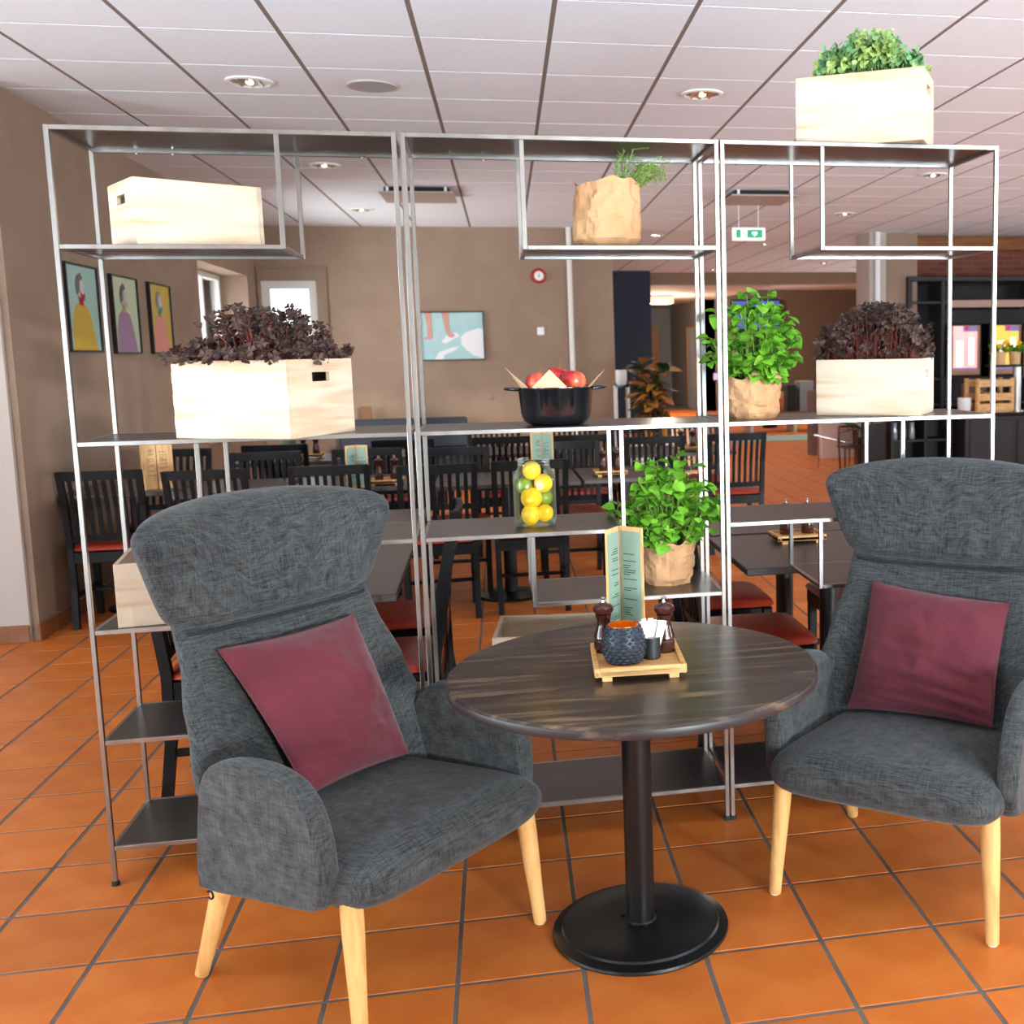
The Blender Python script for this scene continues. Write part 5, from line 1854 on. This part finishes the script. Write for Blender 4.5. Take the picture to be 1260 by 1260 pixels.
o = MB().box(6.54, 6.86, 22.94, 22.98, 0.76, 0.92, 0.003).build('lilac_sign', mat('lilac', c8(190, 170, 220), 0.5, emit=c8(190, 170, 230), estr=0.4))
tag(o, 'tiny lilac sign on the dark far wall left of the herb', 'sign')
# soffit and lit ceiling box of the corridor
struct(MB().box(4.07, RIGHT_X, 17.0, 17.3, 2.69, H).build('trim_6', WALLP))
struct(MB().box(2.6, 6.6, 17.3, 28.0, 2.69, 2.75).build('ceiling_corridor', WALLN))
t = thing('corridor_lamp', 'square glowing lamp under the corridor ceiling beside the navy pillar', 'ceiling lamp', (4.95, 21.0, 2.50))
MB().box(-0.26, 0.26, -0.26, 0.26, 0.02, 0.15, 0.01).build('shade', mat('lamp_shade_glow', c8(255, 235, 190), 0.5, emit=c8(255, 226, 170), estr=1.5), t)
MB().box(-0.27, 0.27, -0.27, 0.27, 0.15, 0.186, 0.004).build('frame', WHITE, t)
d = bpy.data.lights.new('corridor_lamp_light', 'POINT')
d.energy = 420
d.color = (1.0, 0.85, 0.65)
d.shadow_soft_size = 0.25
lo = bpy.data.objects.new('corridor_lamp_light', d)
COL.objects.link(lo)
lo.parent = t
lo.location = (0, 0, -0.1)

# croton beside the back wall end, planter shelf with white pot
t = thing('croton_plant', 'tall croton with orange and dark green leaves beyond the back wall end', 'plant', (2.86, 8.6, 0.0))
MB().lathe([(0.15, 0), (0.20, 0.50), (0.18, 0.50), (0.16, 0.44)], 24).build('pot', WHITE, t, 40)
MB().lathe([(0.165, 0.44), (0.165, 0.455)], 18).build('soil', SOIL, t)
rnd = random.Random(31)
metas = []
for q in range(4):
    vs, fs = leaf_geo(1, 0.56 + 0.06 * q, 0.25, 0.25 + 0.1 * q)
    metas.append(MB().add(vs, fs).mesh('leaf', [LEAFC, mat('croton_red', c8(130, 60, 44), 0.5, col2=c8(196, 126, 76), scale=9), mat('croton_green', c8(40, 62, 30), 0.5), mat('croton_gold', c8(170, 116, 44), 0.5)][q], 60))
st = MB()
for q in range(6):
    a = q * 1.05
    b1 = Vector((0.10 * math.cos(a), 0.10 * math.sin(a), 1.35 - 0.1 * (q % 3)))
    st.tube([(0.03 * math.cos(a), 0.03 * math.sin(a), 0.45), b1], 0.010, 6)
    for k in range(40):
        s = k / 39
        p = Vector((0.03 * math.cos(a), 0.03 * math.sin(a), 0.5)).lerp(b1, s)
        an = rnd.uniform(0, 6.28)
        d = Vector((math.cos(an), math.sin(an), rnd.uniform(-0.1, 0.9))).normalized()
        L = rnd.uniform(0.15, 0.25)
        o = put('leaf', rnd.choice(metas), t)
        o.matrix_local = frame_at(p, d, rnd.uniform(-0.5, 0.5)) @ Matrix.Diagonal((L, L, L, 1))
st.build('stems', mat('brown_stem', c8(90, 66, 44), 0.7), t)
t = thing('side_stand', 'narrow stand with a wooden box left of the croton', 'stand', (2.62, 9.30, 0))
for s in (-0.07, 0.07):
    MB().box(s - 0.012, s + 0.012, -0.10, 0.10, 0.0, 1.10, 0.002).build('side', WHITE, t)
for z in (0.55, 1.08):
    MB().box(-0.08, 0.08, -0.10, 0.10, z, z + 0.025, 0.002).build('shelf_board', BLACKGL, t)
o = MB().box(2.565, 2.675, 9.24, 9.36, 0.577, 0.72, 0.003).build('wooden_box', BAMBOO)
tag(o, 'small wooden box on the lower board of the narrow stand', 'box')
o = MB().lathe([(0.05, 0), (0.065, 0.03), (0.065, 0.17), (0.055, 0.17), (0.05, 0.05)], 20).build('white_jar', WHITE, loc=(2.62, 9.30, 1.106), smooth=40)
tag(o, 'white jar on top of the narrow stand left of the croton', 'jar')
# leafy plant outside the deep window
t = thing('outdoor_shrub', 'bright green shrub outside the deep window', 'shrub', (-2.15, 11.6, -0.125))
rnd = random.Random(41)
mb = MB()
for q in range(260):
    p = Vector((rnd.gauss(0, 0.22), rnd.gauss(0, 0.5), abs(rnd.gauss(0.7, 0.3))))
    vs, fs = leaf_geo(0.16, 0.09)
    M = frame_at(p, Vector((rnd.uniform(-1, 1), rnd.uniform(-1, 1), rnd.uniform(-0.3, 1))), rnd.uniform(-1, 1))
    mb.add([M @ Vector(v) for v in vs], fs)
tag(mb.build('foliage', LEAFG, t), kind='stuff')
MB().cyl((0, 0, 0), (0, 0, 0.8), 0.03, n=8).build('trunk', mat('bark', c8(80, 62, 46), 0.9), t)

bpy.context.view_layer.update()
